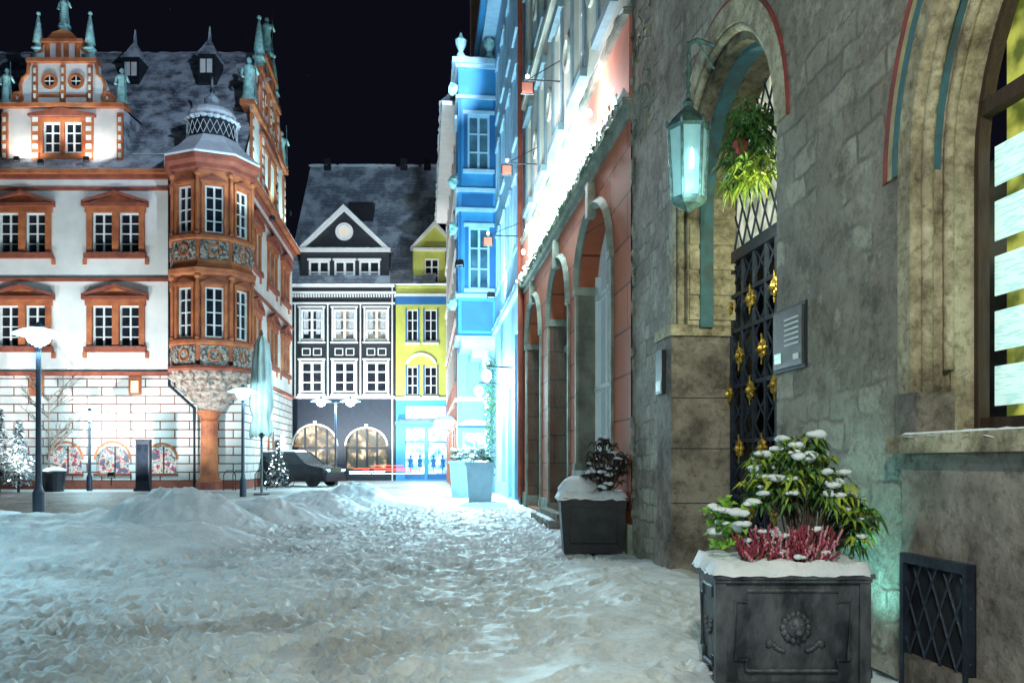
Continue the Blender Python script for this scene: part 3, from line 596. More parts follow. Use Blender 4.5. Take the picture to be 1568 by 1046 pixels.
for i in range(-12,16):
    u=g0+i*.28; sir.tube([(u,go,gz+.14),(u+1.15,go,gz+2.15)],.014,4); sir.tube([(u,go,gz+2.15),(u+1.15,go,gz+.14)],.014,4)
ip=Part(SB,'intercom_panel',M_STEEL,FR); z0,z1=2.33,2.84; u0,u1=U(1234),U(1190)
ip.box(u0,u1,0,.04,z0,z1); sdk.box(u0-.03,u1+.03,0,.02,z0-.03,z1+.03)
ibk=Part(SB,'intercom_buttons',M_FRAME,FR)
for i in range(6): ibk.box(u0+.06,u1-.26,.04,.05,z1-.1-i*.045,z1-.085-i*.045); 
ibk.box(u0+.06,u0+.14,.04,.055,z0+.05,z0+.10); Part(SB,'intercom_lamp',M_PAPER,FR).box(u1-.17,u1-.05,.04,.05,z0+.05,z0+.14)
sdk.box(a1+.12,a1+.42,.10,.16,2.38,2.95); ip.box(a1+.16,a1+.38,.16,.165,2.42,2.55)
# window at right
DR=-.22; DW=-.46
archstep(sst,wc,wr-.13,wr-.001,1.67,wzs,DW,DR); archstep(sst,wc,wr-.05,wr+.10,1.67,wzs,DR+.001,.02)
archroll(sro,wc,wr-.07,1.9,wzs,-.09,.04); archroll(sro,wc,wr-.12,2.1,wzs,DR+.01,.035)
for i,(p,r0,r1) in enumerate(((sst_red,.22,.29),(sfy,.16,.22),(sfb,.101,.16))): p.ring(wc,wzs,wr+r0,wr+r1,-.02,.02+.004*i,0,180,32)
sfb.ring(wc,wzs,wr-.051,wr-.03,-.20,-.13,0,180,28)
sdd.box(wc+wr-.17,wc+wr+.1,-.22,.04,1.67,1.95)
swd=Part(SB,'window_joinery',M_WOOD,FR); 
archstep(swd,wc,wr-.175,wr-.132,1.67,wzs,DW,DW+.08); swd.box(wc-1.66,wc+1.66,DW,DW+.07,1.67,1.78)
swd.box(wc-1.66,wc+1.66,DW,DW+.08,wzs+.3,wzs+.4); swd.box(wc-.05,wc+.05,DW,DW+.08,1.8,wzs+1.5); swd.box(wc+1.0,wc+1.05,DW,DW+.05,1.8,wzs+1.2)
sgl=Part(SB,'shop_interior',M_NOTICE,FR); sgl.box(wc-1.7,wc+1.7,DW-.16,DW-.14,1.67,wzs+1.6)
spp=Part(SB,'paper_notices',M_PAPER,FR)
for i in range(6):
    for j in range(5): spp.box(wc+1.66-i*.34-.27,wc+1.66-i*.34,DW-.03,DW-.025,1.86+j*.36,2.12+j*.36)
sst.box(-4,U(1392),.0,.17,1.55,1.668); sdd.box(-4,U(1398),0,.08,0,1.549); sdd.box(-4,U(1398)-.05,.08,.13,0,.25)
Part(SB,'sill_snow',M_SNOW,FR).snowcap(-4,U(1400),.04,.17,1.668,.015,.08)
gu0,gu1=U(1515),U(1408)
sdk.box(gu0,gu1,.08,.09,.02,.86);  # black sheet stands in for the dark recess behind the grate
sir.box(gu0,gu1,.08,.14,.84,.9); sir.box(gu0,gu0+.04,.08,.14,0,.84); sir.box(gu1-.04,gu1,.08,.14,0,.84)
for i in range(-4,7):
    u=gu0+i*.16
    for s in(0,1):
        (ua,za),(ub,zb)=((u,0.),(u+.42,.84)) if s==0 else ((u+.42,0.),(u,.84))
        def at(uu): return za+(zb-za)*(uu-ua)/(ub-ua)
        lo,hi=sorted((ua,ub)); lo2,hi2=max(lo,gu0),min(hi,gu1)
        if hi2-lo2<.03: continue
        sir.tube([(lo2,.115+.006*s,at(lo2)),(hi2,.115+.006*s,at(hi2))],.009,4)
for t in range(60):
    u=R(12.0,12.95); z=R(6.2,8.4)
    if t%3==0: sfy.tube([(u,.0,z),(u+R(.03,.12),.004,z+R(-.06,.06)),(u+R(.05,.2),.0,z+R(-.1,.1))],.012,4)
    elif t%3==1: sdd.tube([(u,.0,z),(u+R(.03,.15),.004,z+R(-.1,.1)),(u+R(-.1,.2),.0,z+R(-.15,.15))],.01,4)
    else: sfb.tube([(u,.0,z),(u+R(.03,.15),.003,z+R(-.05,.05))],.012,4)
for i in range(60): sw.blob(uE-R(0,.15),R(-.01,.02),R(0,12),R(.06,.16),.03,R(.05,.14),.3,6,4)
lamp(SB,'POINT',FR.P(ac-.45,-.38,3.9),42,(.95,1,.66),.1)
# hanging lantern
LN=grp('hanging_lantern'); lf=Part(LN,'frame',M_COPPER); lg=Part(LN,'glass',M_LANTG)
lx,ly=FR.P(9.6,.30,0)[:2]
lf.tube([FR.P(9.6,0,6.16),FR.P(9.6,.2,6.22),FR.P(9.6,.32,6.16)],.025); lf.tube([(lx,ly,6.17),(lx,ly,5.55)],.014); lf.tube([FR.P(9.6,0,5.9),FR.P(9.6,.2,6.2)],.014)
for i in range(5): lf.blob(lx,ly,5.6+i*.11,.03,.012 if i%2 else .03,.05,0,6,4)
lf.lathe(lx,ly,[(.235,5.2),(.245,5.23),(.18,5.33),(.09,5.42),(.05,5.46),(.07,5.5),(.02,5.56)],6); lf.lathe(lx,ly,[(.16,4.36),(.19,4.40),(.20,4.44),(.17,4.45)],6); lf.lathe(lx,ly,[(.01,4.28),(.05,4.31),(.16,4.36)],6)
for i in range(6):
    a=i*math.pi/3; lf.tube([(lx+.185*math.cos(a),ly+.185*math.sin(a),4.42),(lx+.225*math.cos(a),ly+.225*math.sin(a),5.22)],.018,5)
    lf.blob(lx+.24*math.cos(a),ly+.24*math.sin(a),5.26,.02,.02,.05,0,6,4)
lg.lathe(lx,ly,[(.165,4.45),(.205,5.2)],6); Part(LN,'candle_bulb',M_LAMPS,smooth=True).lathe(lx-.0,ly-.19,[(.012,4.72),(.018,4.76),(.018,4.88),(.004,4.94)],8)
lamp(LN,'POINT',(lx-.1,ly-.42,4.5),8,(.6,.95,1),.1)
# ---- orange building
OB=grp('orange_shop_building'); uO1=U(803)
owp=Part(OB,'orange_walls',M_ORW,FR); osr=Part(OB,'arch_surrounds',M_GREENST,FR); ofr=Part(OB,'window_frames',M_FRAME,FR); ogl=Part(OB,'window_glass',M_SHGL,FR)
osn=Part(OB,'ledge_snow',M_SNOW,FR); ocr=Part(OB,'upper_walls',M_CREAM,FR); opk=Part(OB,'pink_fascia',M_PINK,FR); odr=Part(OB,'dark_doors',M_GREENST,FR); owin=Part(OB,'blue_grey_casings',pm('blue_grey_casing',(.22,.34,.40),(.15,.25,.3),bump=.1),FR)
AR=[(14.75,18.0,1.3),(19.15,22.1,.12),(23.7,26.8,.12)]
zs,zt=5.1,6.3
wall(owp,uE+.0,uO1,0,6.9,[(a,b,z,zt) for a,b,z in AR],.02,.5)
for i,(a,b,z) in enumerate(AR):
    spandrel(owp,a,b,zs,zt,.02,dep=.5); c=(a+b)/2; r=(b-a)/2
    pts=[(c+(r+.06)*math.cos(math.pi*t/18),.03,zs+(zt-zs+.06)*math.sin(math.pi*t/18)) for t in range(19)]; osr.tube(pts,.10,4)
    for e in (a-.14,b-.0): osr.box(e,e+.14,-.45,.07,z,zs)
    for e in (a-.18,b-.04): osr.box(e,e+.22,-.45,.11,zs-.12,zs+.05); osr.box(e,e+.22,-.45,.10,z,z+.3 if z<1 else z+.15)
    osr.box(c-.13,c+.13,0,.16,zt-.15,6.8)
    if i==0:
        ogl.quad([(a,-.4,z),(b,-.4,z),(b,-.4,zt),(a,-.4,zt)])
        for q in range(4): u=a+(b-a)*q/3; ofr.box(u-.04,u+.04,-.4,-.34,z,zt)
        for zz in(z+.05,3.0,4.9): ofr.box(a,b,-.4,-.33,zz-.04,zz+.04)
        osr.box(a-.2,b+.2,-.1,.12,z-.15,z)
    else:
        odr.quad([(a,-.48,z),(b,-.48,z),(b,-.48,zt),(a,-.48,zt)])
        odr.box(a,b,-.48,-.35,4.3,4.45); odr.box(c-.05,c+.05,-.48,-.4,z,4.3)
        ogl.quad([(a,-.46,4.5),(b,-.46,4.5),(b,-.46,zt),(a,-.46,zt)])
        for sg in(-1,1):
            for zz in(.5,2.4): odr.box(c+sg*.75-.45,c+sg*.75+.45,-.48,-.43,zz,zz+1.5)
for ua,ub in((uE,14.6),(18.2,19.0),(22.3,23.5),(27.0,uO1)): osr.box(ua,ub,0,.07,0,.5)
osr.box(uE,uO1,0,.06,6.9,7.08); osr.box(uE,uO1,0,.16,7.08,7.2); opk.box(uE,uO1,0,.05,7.2,8.5); osr.box(uE,uO1,0,.14,8.5,8.62)
osn.snowcap(uE,uO1,.02,.22,7.2,.26,.10); osn.snowcap(uE,uO1,.0,.18,8.62,.08,.2)
oli=Part(OB,'string_lights',M_LAMPS,FR); oga=Part(OB,'garland',M_LEAFG,FR)
u=uE+.1
while u<uO1:
    oli.blob(u,.22+R(-.04,.06),7.28+R(-.14,.18),.026,.026,.026,0,5,4)
    for _ in range(3):
        a=R(0,6.3); x0,o0,z0=u+R(-.05,.05),.2,7.12+R(-.1,.12); oga.quad([(x0,o0,z0),(x0+.1*math.cos(a),o0+.03,z0+.1*math.sin(a)),(x0+.13*math.cos(a+.4),o0+.01,z0+.13*math.sin(a+.4))])
    u+=.09
hol=[]
for i,c in enumerate((15.2,18.,20.8,23.6,26.4)):
    for z0,z1 in((9.5,12.0),(13.6,16.0)): hol.append((c-.6,c+.6,z0,z1))
wall(ocr,uE,uO1,8.62,18.5,hol,.0,.25)
for a,b,c,d in hol:
    win(ofr,ogl,a,b,c,d,-.08,2,3,.07,.05,.1)
    owin.box(a-.2,a,0,.05,c-.1,d+.1); owin.box(b,b+.2,0,.05,c-.1,d+.1); owin.box(a-.25,b+.25,0,.14,d+.1,d+.3); owin.box(a-.25,b+.25,0,.14,c-.28,c-.1)
    ocr.ring(a-.8,(c+d)/2,.28,.4,0,.06,0,360,16)
ocr.box(uE,uO1,0,.12,12.9,13.1); ocr.box(uE,uO1,0,.7,18.5,18.9)
orf=Part(OB,'roof',M_SLATE,FR); orf.add([(uE,.7,18.9),(uO1,.7,18.9),(uO1,-6,25),(uE,-6,25)],[(0,1,2,3)])
ocr.box(uE,uE+.05,-6,-.01,8.7,18.5)
orp=Part(OB,'rainwater_pipe',M_REDST,FR); orp.tube([(uO1,.14,.3),(uO1,.14,18.4)],.09)
ost=Part(OB,'doorsteps',M_STONED,FR); ost.box(19.0,22.2,.13,.5,0,.16); ost.box(19.1,22.1,.07,.3,.16,.3); osn.snowcap(19.1,21.6,.3,.5,.16,.05,.1)
for uu,e in((15.4,50),(17.9,150),(20.2,210),(22.9,170),(25.6,150)):
    lamp(OB,'POINT',FR.P(uu,.55,8.1),e,(.70,.94,1) if uu>16 else (1,.8,.8),.1); oli.blob(uu,.3,7.75,.06,.06,.08,0,8,6)
obk=Part(OB,'sign_brackets',M_DARK,FR)
for uu,zz,l in((24.5,10.0,.9),(27.8,8.8,1.2),(20.5,10.6,.8)):
    obk.tube([(uu,0,zz),(uu,l,zz)],.02); obk.tube([(uu,0,zz+.5),(uu,l,zz)],.012); 
    obk.box(uu-.02,uu+.02,l-.16,l+.16,zz-.34,zz-.04); opk.box(uu-.03,uu-.021,l-.13,l+.13,zz-.31,zz-.07); oli.blob(uu-.05,l,zz+.06,.05,.05,.05,0,6,5)
    lamp(OB,'POINT',FR.P(uu,l,zz-.5),30,(1,.8,.85),.1)
# ---- blue townhouse with bay
BT=grp('blue_bay_townhouse'); u0,u1=uO1,41.7
pw=Part(BT,'pale_walls',M_PALE,FR); pbw=Part(BT,'bay_walls',M_BLUE,FR); pbd=Part(BT,'bay_trim',M_BLUED,FR); pf=Part(BT,'window_frames',pm('pale_blue_trim',(.45,.66,.80),(.35,.56,.72),bump=.05),FR); pg=Part(BT,'window_glass',pm('blue_glass',(.10,.22,.3),(.03,.08,.12),scale=1.2,rough=.1,bump=0),FR); psn=Part(BT,'ledge_snow',M_SNOW,FR)
hol=[]
for c in(30.2,32.6,35.0,37.4):
    for z0,z1 in((9.0,11.4),(12.8,15.2),(16.6,18.8)): hol.append((c-.55,c+.55,z0,z1))
dr=[(29.3,30.5,.1,6.0),(31.5,33.0,.1,4.2),(34,35.6,.6,4.2),(36.5,38,.6,4.2)]
wall(pw,u0,u1,0,20.8,hol+dr,.04,.3)
for a,b,c,d in hol: 
    win(pf,pg,a,b,c,d,-.02,2,3,.08,.05,.1); pf.box(a-.15,a,.04,.08,c,d); pf.box(b,b+.15,.04,.08,c,d); pf.box(a-.2,b+.2,.04,.12,d,d+.18); pf.box(a-.2,b+.2,.04,.12,c-.15,c)
pdk=Part(BT,'dark_doors',M_BLUEBLK,FR); psh=Part(BT,'lit_shop_windows',M_SHOP,FR)
for i,(a,b,c,d) in enumerate(dr): (pdk if i<2 else psh).quad([(a,-.25,c),(b,-.25,c),(b,-.25,d),(a,-.25,d)])
pdk.box(u0+.1,u0+.7,0.04,.12,0,7.0)
pf.box(u0,u1,.04,.2,7.2,7.4); psn.snowcap(u0,38.5,.04,.25,7.4,.08,.25)
pf.box(u0,u1,.04,.6,20.8,21.2); pgt=Part(BT,'gutter',M_BLUE,FR); pgt.tube([(u0-.5,.7,21.3),(u1,.7,21.3)],.16,8); pgt.tube([(u1-.3,.7,21.2),(u1-.1,.25,20.4),(u1-.1,.2,19)],.09,8)
prf=Part(BT,'roof',M_SLATE,FR); prf.add([(u0,.7,21.3),(u1,.7,21.3),(u1,-6,27),(u0,-6,27)],[(0,1,2,3)]); pw.box(u0,u0+.05,-6,.03,18,20.8); pw.add([(u1,.0,0),(u1,-6,0),(u1,-6,27),(u1,0,21)],[(0,1,2,3)])
Part(BT,'chimney',M_BRICK,FR).box(43.2,44.4,-.1,.9,20,27)
b0,b1,bv=38.9,41.6,1.72
FB=Fr(FR.P(b0,0,0)[:2],(-FR.N[0],-FR.N[1]),(-bS[0],-bS[1]))
hol=[(-1.3,-.3,14.7,17.2),(-1.25,-.3,9.3,12.1)]
wall(pbw,-bv,0,7,19.3,hol,0,.2,FB)
for a,b,c,d in hol:
    win(pf,pg,a,b,c,d,-.02,2,3,.09,.06,.1,FB); pbd.box(a-.16,a,0,.07,c,d,FB); pbd.box(b,b+.16,0,.07,c,d,FB); pf.box(a-.22,b+.22,0,.14,d,d+.16,FB); pf.box(a-.22,b+.22,0,.14,c-.16,c,FB)
for z in(7.0,8.9,12.8,13.7,17.9,19.3):
    pf.box(b0-.12,b1+.1,0.04,bv+.12,z,z+.16)
pbd.box(-bv+.15,-.15,0,.04,13.05,13.6,FB); pbd.box(-bv+.15,-.15,0,.04,7.4,8.7,FB)
for s_ in(-bv+.04,-.14): pbd.box(s_,s_+.1,0,.05,9.1,12.78,FB); pbd.box(s_,s_+.1,0,.05,13.9,17.88,FB)
pf.box(b0-.25,b1+.2,.04,bv+.28,19.46,19.7); psn.snowcap(b0-.25,b1+.2,.04,bv+.28,19.7,.15,.25)
h3=[(39.6,40.9,14.7,17.2),(39.6,40.9,9.3,12.1)]; wall(pbw,b0,b1,7,19.3,h3,bv,.2)
for a,b,c,d in h3: win(pf,pg,a,b,c,d,bv-.02,3,3,.09,.06,.1); pf.box(a-.2,b+.2,bv,bv+.14,d,d+.15); pf.box(a-.2,b+.2,bv,bv+.14,c-.15,c)
wall(pbw,b0,b1,7,19.3,[],0.1,.1); pbw.quad([(b1,0,7),(b1,bv,7),(b1,bv,19.3),(b1,0,19.3)])
for i,(z,r) in enumerate(((6.6,1.3),(6.2,.9),(5.8,.5))): pf.box(b0+.1*i,b1-.1*i,.04,bv*r/1.4,z,z+.4)
pst=Part(BT,'urns',M_VERD,FR)
for v in(.3,1.6): pst.lathe(b0+.1,v,[(.12,19.75),(.2,19.9),(.1,20.1),(.24,20.4),(.26,20.6),(.1,20.75),(.04,20.95)],10)
for z in (18.3,14.1,12.0,8.6): pst.blob(b0-.05,bv+.25,z,.2,.2,.3,.3)
floodlight(FR.P(33.0,.7,7.9),FR.P(38.9,1.0,13),1000,(.38,.80,1),110)  # floodlight added to brighten the bay
floodlight(FR.P(30.0,2.0,8.4),FR.P(34,0,14),450,(.6,.88,1),120)  # floodlight added to brighten the pale blue facade
# ---- red townhouse
RT=grp('red_townhouse'); r0,r1,rv=41.75,62.5,1.65
rw=Part(RT,'red_walls',M_REDW,FR); rf=Part(RT,'window_frames',M_FRAME,FR); rg=Part(RT,'window_glass',M_GLASS,FR); rs=Part(RT,'shop_windows',M_SHOP,FR); rsn=Part(RT,'canopy_snow',M_SNOW,FR); rdk=Part(RT,'canopies',M_FRAME,FR); rr=Part(RT,'roof',M_SLATE,FR); rpl=Part(RT,'shopfront_end',M_PALE)
hol=[]
for c in(43.6,46.4,49.2,52.,54.8,57.6,60.4):
    for z0 in(5.6,9.2,12.6,15.8): hol.append((c-.6,c+.6,z0,z0+2.0))
sh=[(c-1.1,c+1.1,.5,3.2) for c in(44,47.5,51,54.5,58,61)]
wall(rw,r0,r1,0,18.8,hol+sh,rv,.3)
for a,b,c,d in hol: win(rf,rg,a,b,c,d,rv-.05,2,3,.1,.06,.1); rf.box(a-.15,b+.15,rv,rv+.08,d,d+.2); rf.box(a-.15,a,rv,rv+.05,c,d); rf.box(b,b+.15,rv,rv+.05,c,d)
for a,b,c,d in sh: rs.quad([(a,rv-.25,c),(b,rv-.25,c),(b,rv-.25,d),(a,rv-.25,d)]); rdk.box(a,b,rv,rv+1.1,3.45,3.55); rsn.snowcap(a,b,rv,rv+1.1,3.55,.2,.2)
rw.quad([(r0,rv,7),(r0,0,7),(r0,0,18.8),(r0,rv,18.8)])
FQ=Fr(FR.P(r0,0,0)[:2],(-FR.N[0],-FR.N[1]),(-bS[0],-bS[1]))
wall(rpl,-rv,0,0,7,[(-1.4,-.25,.5,2.9)],0,.25,FQ); win(rf,rs,-1.4,-.25,.5,2.9,-.05,2,1,.08,.05,.1,FQ)
rdk.box(-1.6,-.05,0,.7,3.2,3.3,FQ); rsn.snowcap(-1.6,-.05,0,.7,3.3,.18,.15,FQ)
rf.box(-rv,0,0,.1,4.4,4.6,FQ); win(rf,rg,-1.2,-.45,4.9,6.3,.02,2,2,.08,.05,.1,FQ)
for z in(4.4,8.4,11.8,15.0): rf.box(r0,r1,rv,rv+.12,z,z+.15)
rf.box(r0,r1,rv-.3,rv+.75,18.8,19.0); rr.add([(r0,rv+.8,19.0),(r1,rv+.8,19.0),(r1,-5,26),(r0,-5,26)],[(0,1,2,3)]); rsn.snowcap(r0,r1,rv+.5,rv+.85,19.02,.12,.4)
rw.quad([(r1,rv,0),(r1,-5,0),(r1,-5,26),(r1,rv,19)])
rl=Part(RT,'lamps',M_LAMPS,FR)
for u in(43,51,59): lamp(RT,'POINT',FR.P(u,rv+1.0,2.9),220,(.65,.93,1),.12)
for u in(43,47,51,55,59): rl.blob(u,rv+.7,3.3,.14,.14,.14,0,8,6)
floodlight((-8.6,44.5,.9),(-4.2,50,11.5),1500,(1,.92,.85),110)  # floodlight added to light the red facade
WG=grp('christmas_garland'); wg=Part(WG,'greenery',M_LEAFG,FR); wl=Part(WG,'lights',M_LAMPS,FR)
for i in range(1400):
    a=R(0,6.3); z=R(.8,6.0); u=38.3+R(-.2,.2); v=.3+R(-.2,.25); d=.12; b=R(-1,1)
    wg.quad([(u,v,z),(u+d*math.cos(a),v+d*math.sin(a),z+d*b),(u+d*.9*math.cos(a+.5),v+d*math.sin(a+.5),z+d*b*.5)])
for i in range(40): wl.blob(38.1+R(-.2,.2),.5+R(-.1,.1),R(.8,6),.04,.04,.04,0,5,4)
WL=grp('added_globe_lamp'); wp=Part(WL,'bracket',M_DARK,FR); wgl=Part(WL,'globe',M_LAMP,FR,smooth=True)  # globe lamps added to carry the shops' light onto the street
for u,v,z,e in((35.6,1.0,4.4,1700),(31.2,1.0,4.6,520)):
    wp.tube([(u,0,z+.3),(u,v,z+.35),(u,v,z+.15)],.03); wgl.blob(u,v,z,.19,.19,.22,0,12,8); lamp(WL,'POINT',FR.P(u,v+.15,z-.35),e,(.52,.90,1),.2)
# ================================================================ STREET LAMPS
def street_lamp(x,y,h,e,double=False,col=(.50,.87,1)):
    g=grp('street_lamp'); p=Part(g,'post',M_POST); s=Part(g,'shade',M_LAMPD,smooth=True); b=Part(g,'bulb',M_LAMP,smooth=True)
    p.lathe(x,y,[(.14,0),(.14,.7),(.10,.78),(.075,.9),(.06,h-.5),(.09,h-.48),(.09,h-.42),(.05,h-.4),(.05,h-.15)],12)
    hs=[(x,)] if not double else [(x-.9,),(x+.9,)]
    if double: p.tube([(x-.9,y,h-.25),(x-.5,y,h-.1),(x,y,h-.3),(x+.5,y,h-.1),(x+.9,y,h-.25)],.03)
    for (cx,) in hs:
        p.lathe(cx,y,[(.10,h-.02),(.08,h+.08),(.03,h+.14)],12)
        s.lathe(cx,y,[(.12,h),(.35,h-.05),(.60,h-.16),(.62,h-.19),(.58,h-.19),(.34,h-.08),(.13,h-.03)],24)
        b.blob(cx,y,h-.26,.28,.28,.21,0,14,10)  # bulb oversized so its shape stands in for the glow around it
        for k in range(3): a=k*2.09; p.tube([(cx+.05*math.cos(a),y+.05*math.sin(a),h-.5),(cx+.3*math.cos(a),y+.3*math.sin(a),h-.1)],.012,4)
        lamp(g,'POINT',(cx,y,h-.56),e,col,.12)
street_lamp(-12.1,21.7,4.9,800); street_lamp(-11.25,35.5,4.55,450); street_lamp(-21.2,42.6,4.0,700); street_lamp(-10.8,52,5.3,900,True)
# added unseen lamps that light the foreground, left of and behind the camera
street_lamp(-9.0,8.5,3.9,1000); street_lamp(-1.6,-5.5,6.0,1150,col=(.62,.90,1))
for x in(-29,-23,-18): floodlight((x,38.2,.9),(x-.5,45,8.5),2400,(.84,.96,1),105,.5)
floodlight((-10.5,47.5,.9),(-14.8,52,12),1100,(.5,.86,1),100,.5)
floodlight((-15.5,57.5,.9),(-14.5,65,10),4000,(.92,.97,1),100,.5); floodlight((-9.5,57.5,.9),(-9.5,65,11),4000,(.92,.97,1),100,.5)  # floodlights added to lift the fronts of the end houses
for x in(gx-1.8,gx+1.8): floodlight((x,43.9,17.1),(x,45.2,20.5),150,(1,.93,.8),130)
floodlight((gx,42.9,16.6),(gx,45,24),600,(.7,.97,1),70)
for s in(3,8,12.5):
    a=FS.P(s,1.2,17.0); b=FS.P(s,0,23); floodlight(a,b,380,(.45,.95,1),110)
floodlight((-11.9,42.0,13.5),(-15.5,46,20.5),420,(.6,.92,1),80)
floodlight(FR.P(20,.9,18.3),(-21,49,21.5),10500,(.60,.76,1),30)  # unseen floodlight added on the cornice to light the town hall roof
floodlight(FR.P(27,.9,18.3),(-12.5,68,20.5),9500,(.60,.78,1),26)  # unseen floodlight added to light the end houses' roof
GS=grp('ground_spotlight'); gp_=Part(GS,'housing',M_DARK); gq=FR.P(5.95,.2,0); gp_.lathe(gq[0],gq[1],[(.05,0),(.05,.05),(.04,.07)],12); Part(GS,'lens',M_LAMPS).lathe(gq[0],gq[1],[(.03,.072),(.02,.075)],12)
lamp(GS,'SPOT',(gq[0]-.14,gq[1],.14),42,(.25,.92,.88),.08,FR.P(6.5,-.05,3.2),100,1.0)
floodlight(FR.P(.2,3.0,5.0),FR.P(7.8,0,3.4),620,(.98,.97,.80),110)  # unseen floodlight added to brighten the old stone wall
# ================================================================ FURNITURE AND PLANTS
def leaf(p,c,d,l,w,droop=.3):
    c=Vector(c); d=Vector(d).normalized(); sd=d.cross(Vector((0,0,1)))
    if sd.length<.05: sd=Vector((1,0,0))
    sd.normalize(); tw_=R(-.6,.6); up=sd.cross(d); sd=(sd*math.cos(tw_)+up*math.sin(tw_))
    a=c; m=c+d*l*.5+Vector((0,0,l*.06)); e=c+d*l-Vector((0,0,l*droop))
    fold=Vector((0,0,w*.25))
    p.add([tuple(a),tuple(m+sd*w/2+fold),tuple(e),tuple(m-sd*w/2+fold),tuple(m)],[(0,1,4),(1,2,4),(2,3,4),(3,0,4)])
def whorl(p,c,n,l,w,droop=.35,elev=(-.3,.7)):
    o=R(0,6)
    for i in range(n):
        a=o+6.283*i/n+R(-.2,.2); e=R(*elev); leaf(p,c,(math.cos(a)*math.cos(e),math.sin(a)*math.cos(e),math.sin(e)),l*R(.7,1.15),w*R(.8,1.2),droop)
def clump(p,x,y,z,s):
    for _ in range(random.randint(2,4)):
        q=s*R(.5,1); p.blob(x+R(-.8,.8)*s,y+R(-.6,.6)*s,z+R(-.15,.2)*s,q,q*R(.7,1),q*R(.4,.65),.22,9,6)
PL=grp('lead_planter'); x0,x1,y0,y1,pt=1.30,2.28,5.4,6.02,.80
pb=Part(PL,'box',M_LEAD); pr=Part(PL,'mouldings',M_LEAD,smooth=False); ps=Part(PL,'snow',M_SNOW,smooth=True)
def frust(p,a,b,c,d,z0,z1,t):
    p.add([(a+t,c+t,z0),(b-t,c+t,z0),(b-t,d-t,z0),(a+t,d-t,z0),(a,c,z1),(b,c,z1),(b,d,z1),(a,d,z1)],[(0,1,2,3),(4,5,6,7),(0,1,5,4),(1,2,6,5),(2,3,7,6),(3,0,4,7)])
frust(pb,x0+.02,x1-.02,y0+.02,y1-.02,.05,pt-.05,.02)
pr.box(x0-.025,x1+.025,y0-.025,y1+.025,pt-.05,pt-.02); pr.box(x0-.01,x1+.01,y0-.01,y1+.01,pt-.075,pt-.05); pr.box(x0-.012,x1+.012,y0-.012,y1+.012,.0,.07); pr.box(x0-.0,x1+.0,y0+.0,y1-.0,.07,.09)
for cx in(x0+.03,x1-.03): pr.box(cx-.035,cx+.035,y0+.002,y0+.05,.09,pt-.076)
def notch(a,b,z0,z1,f):
    c=.07; P=[(a+c,z0),(b-c,z0),(b-c,z0+c),(b,z0+c),(b,z1-c),(b-c,z1-c),(b-c,z1),(a+c,z1),(a+c,z1-c),(a,z1-c),(a,z0+c),(a+c,z0+c),(a+c,z0)]
    return [f(u,z) for u,z in P]
pr.tube(notch(x0+.13,x1-.13,.16,pt-.13,lambda u,z:(u,y0+.022,z)),.014,6)
pr.tube(notch(y0+.11,y1-.11,.16,pt-.13,lambda u,z:(x0+.024,u,z)),.014,6)
lm=Part(PL,'lion_mask',M_LEAD,smooth=True); lcx=(x0+x1)/2+.02; lcz=.44
lm.blob(lcx,y0+.01,lcz,.068,.05,.075,.05,12,8)
for i in range(14):
    a=i*6.283/14; lm.blob(lcx+.078*math.cos(a),y0+.018,lcz+.08*math.sin(a),.026,.024,.03,.2,6,5)
lm.blob(lcx,y0-.045,lcz-.025,.026,.026,.022,0,8,6)
for sg in(-1,1): lm.blob(lcx+sg*.026,y0-.03,lcz+.024,.013,.012,.01,0,6,5); lm.blob(lcx+sg*.05,y0-.0,lcz+.062,.018,.015,.02,0,6,5)
for sg in(-1,1): 
    for t in range(9): a=t/8*1.7; lm.blob(lcx+sg*(.08+.09*math.sin(a)),y0+.022,lcz-.13-.02*math.cos(a*3)+.02*t/8,.022,.012,.016,.2,6,4)
for t in range(9): 
    a=math.pi+math.pi*t/8; lm.blob(x0+.02,(y0+y1)/2+.07*math.cos(a),lcz+.09*math.sin(a),.014,.018,.018,0,6,4)
ps.snowcap(x0-.03,x1+.03,y0-.035,y1+.03,pt-.018,.075,.045,skirt=.012)
SH=grp('winter_shrub'); shl=Part(SH,'leaves',M_LEAFY); shg=Part(SH,'dark_leaves',M_LEAFG); sht=Part(SH,'stems',M_TWIG); shs=Part(SH,'snow_clumps',M_SNOW,smooth=True)
base=Vector((2.0,5.72,.8))
for i in range(90):
    a=R(0,6.283); rr=math.sqrt(R(0,1)); cx=2.0+.40*rr*math.cos(a); cy=5.74+.30*rr*math.sin(a); cz=1.0+.60*math.sqrt(max(0,1-rr*rr*.85))*R(.45,1.12)
    if cx>2.2: cz-=.12
    if cx<1.8: cz+=.12
    c=(cx,cy,cz); sht.tube([tuple(base+Vector(((cx-2)*.3,(cy-5.72)*.3,0))),((cx+base.x)/2+.02,(cy+base.y)/2,(cz+.85)/2+.05),c],.008,4,r1=.004)
    p=shl if (R(0,1)<.65) else shg
    whorl(p,c,8,.115,.04,.4); whorl(shg if R(0,1)<.5 else p,(cx,cy,cz-.05),7,.105,.034,.5,(-.6,.2))
    if cz>1.2 and R(0,1)<.5: clump(shs,cx,cy-.02,cz+.03,R(.03,.065))
    elif R(0,1)<.25: clump(shs,cx,cy-.05,cz+.02,R(.02,.04))
for i in range(30):
    cx,cy,cz=2.32+R(-.1,.12),5.75+R(-.15,.2),R(.92,1.25); whorl(shg if i%3 else shl,(cx,cy,cz),8,.10,.02,.6,(-.7,.3)); sht.tube([tuple(base),(cx,cy,cz)],.006,4)
LF=grp('bergenia_plant'); l1=Part(LF,'leaves',pm('bright_leaf',(.34,.60,.08),(.10,.32,.04),scale=11,rough=.4,bump=0)); l2=Part(LF,'snow_clumps',M_SNOW,smooth=True)
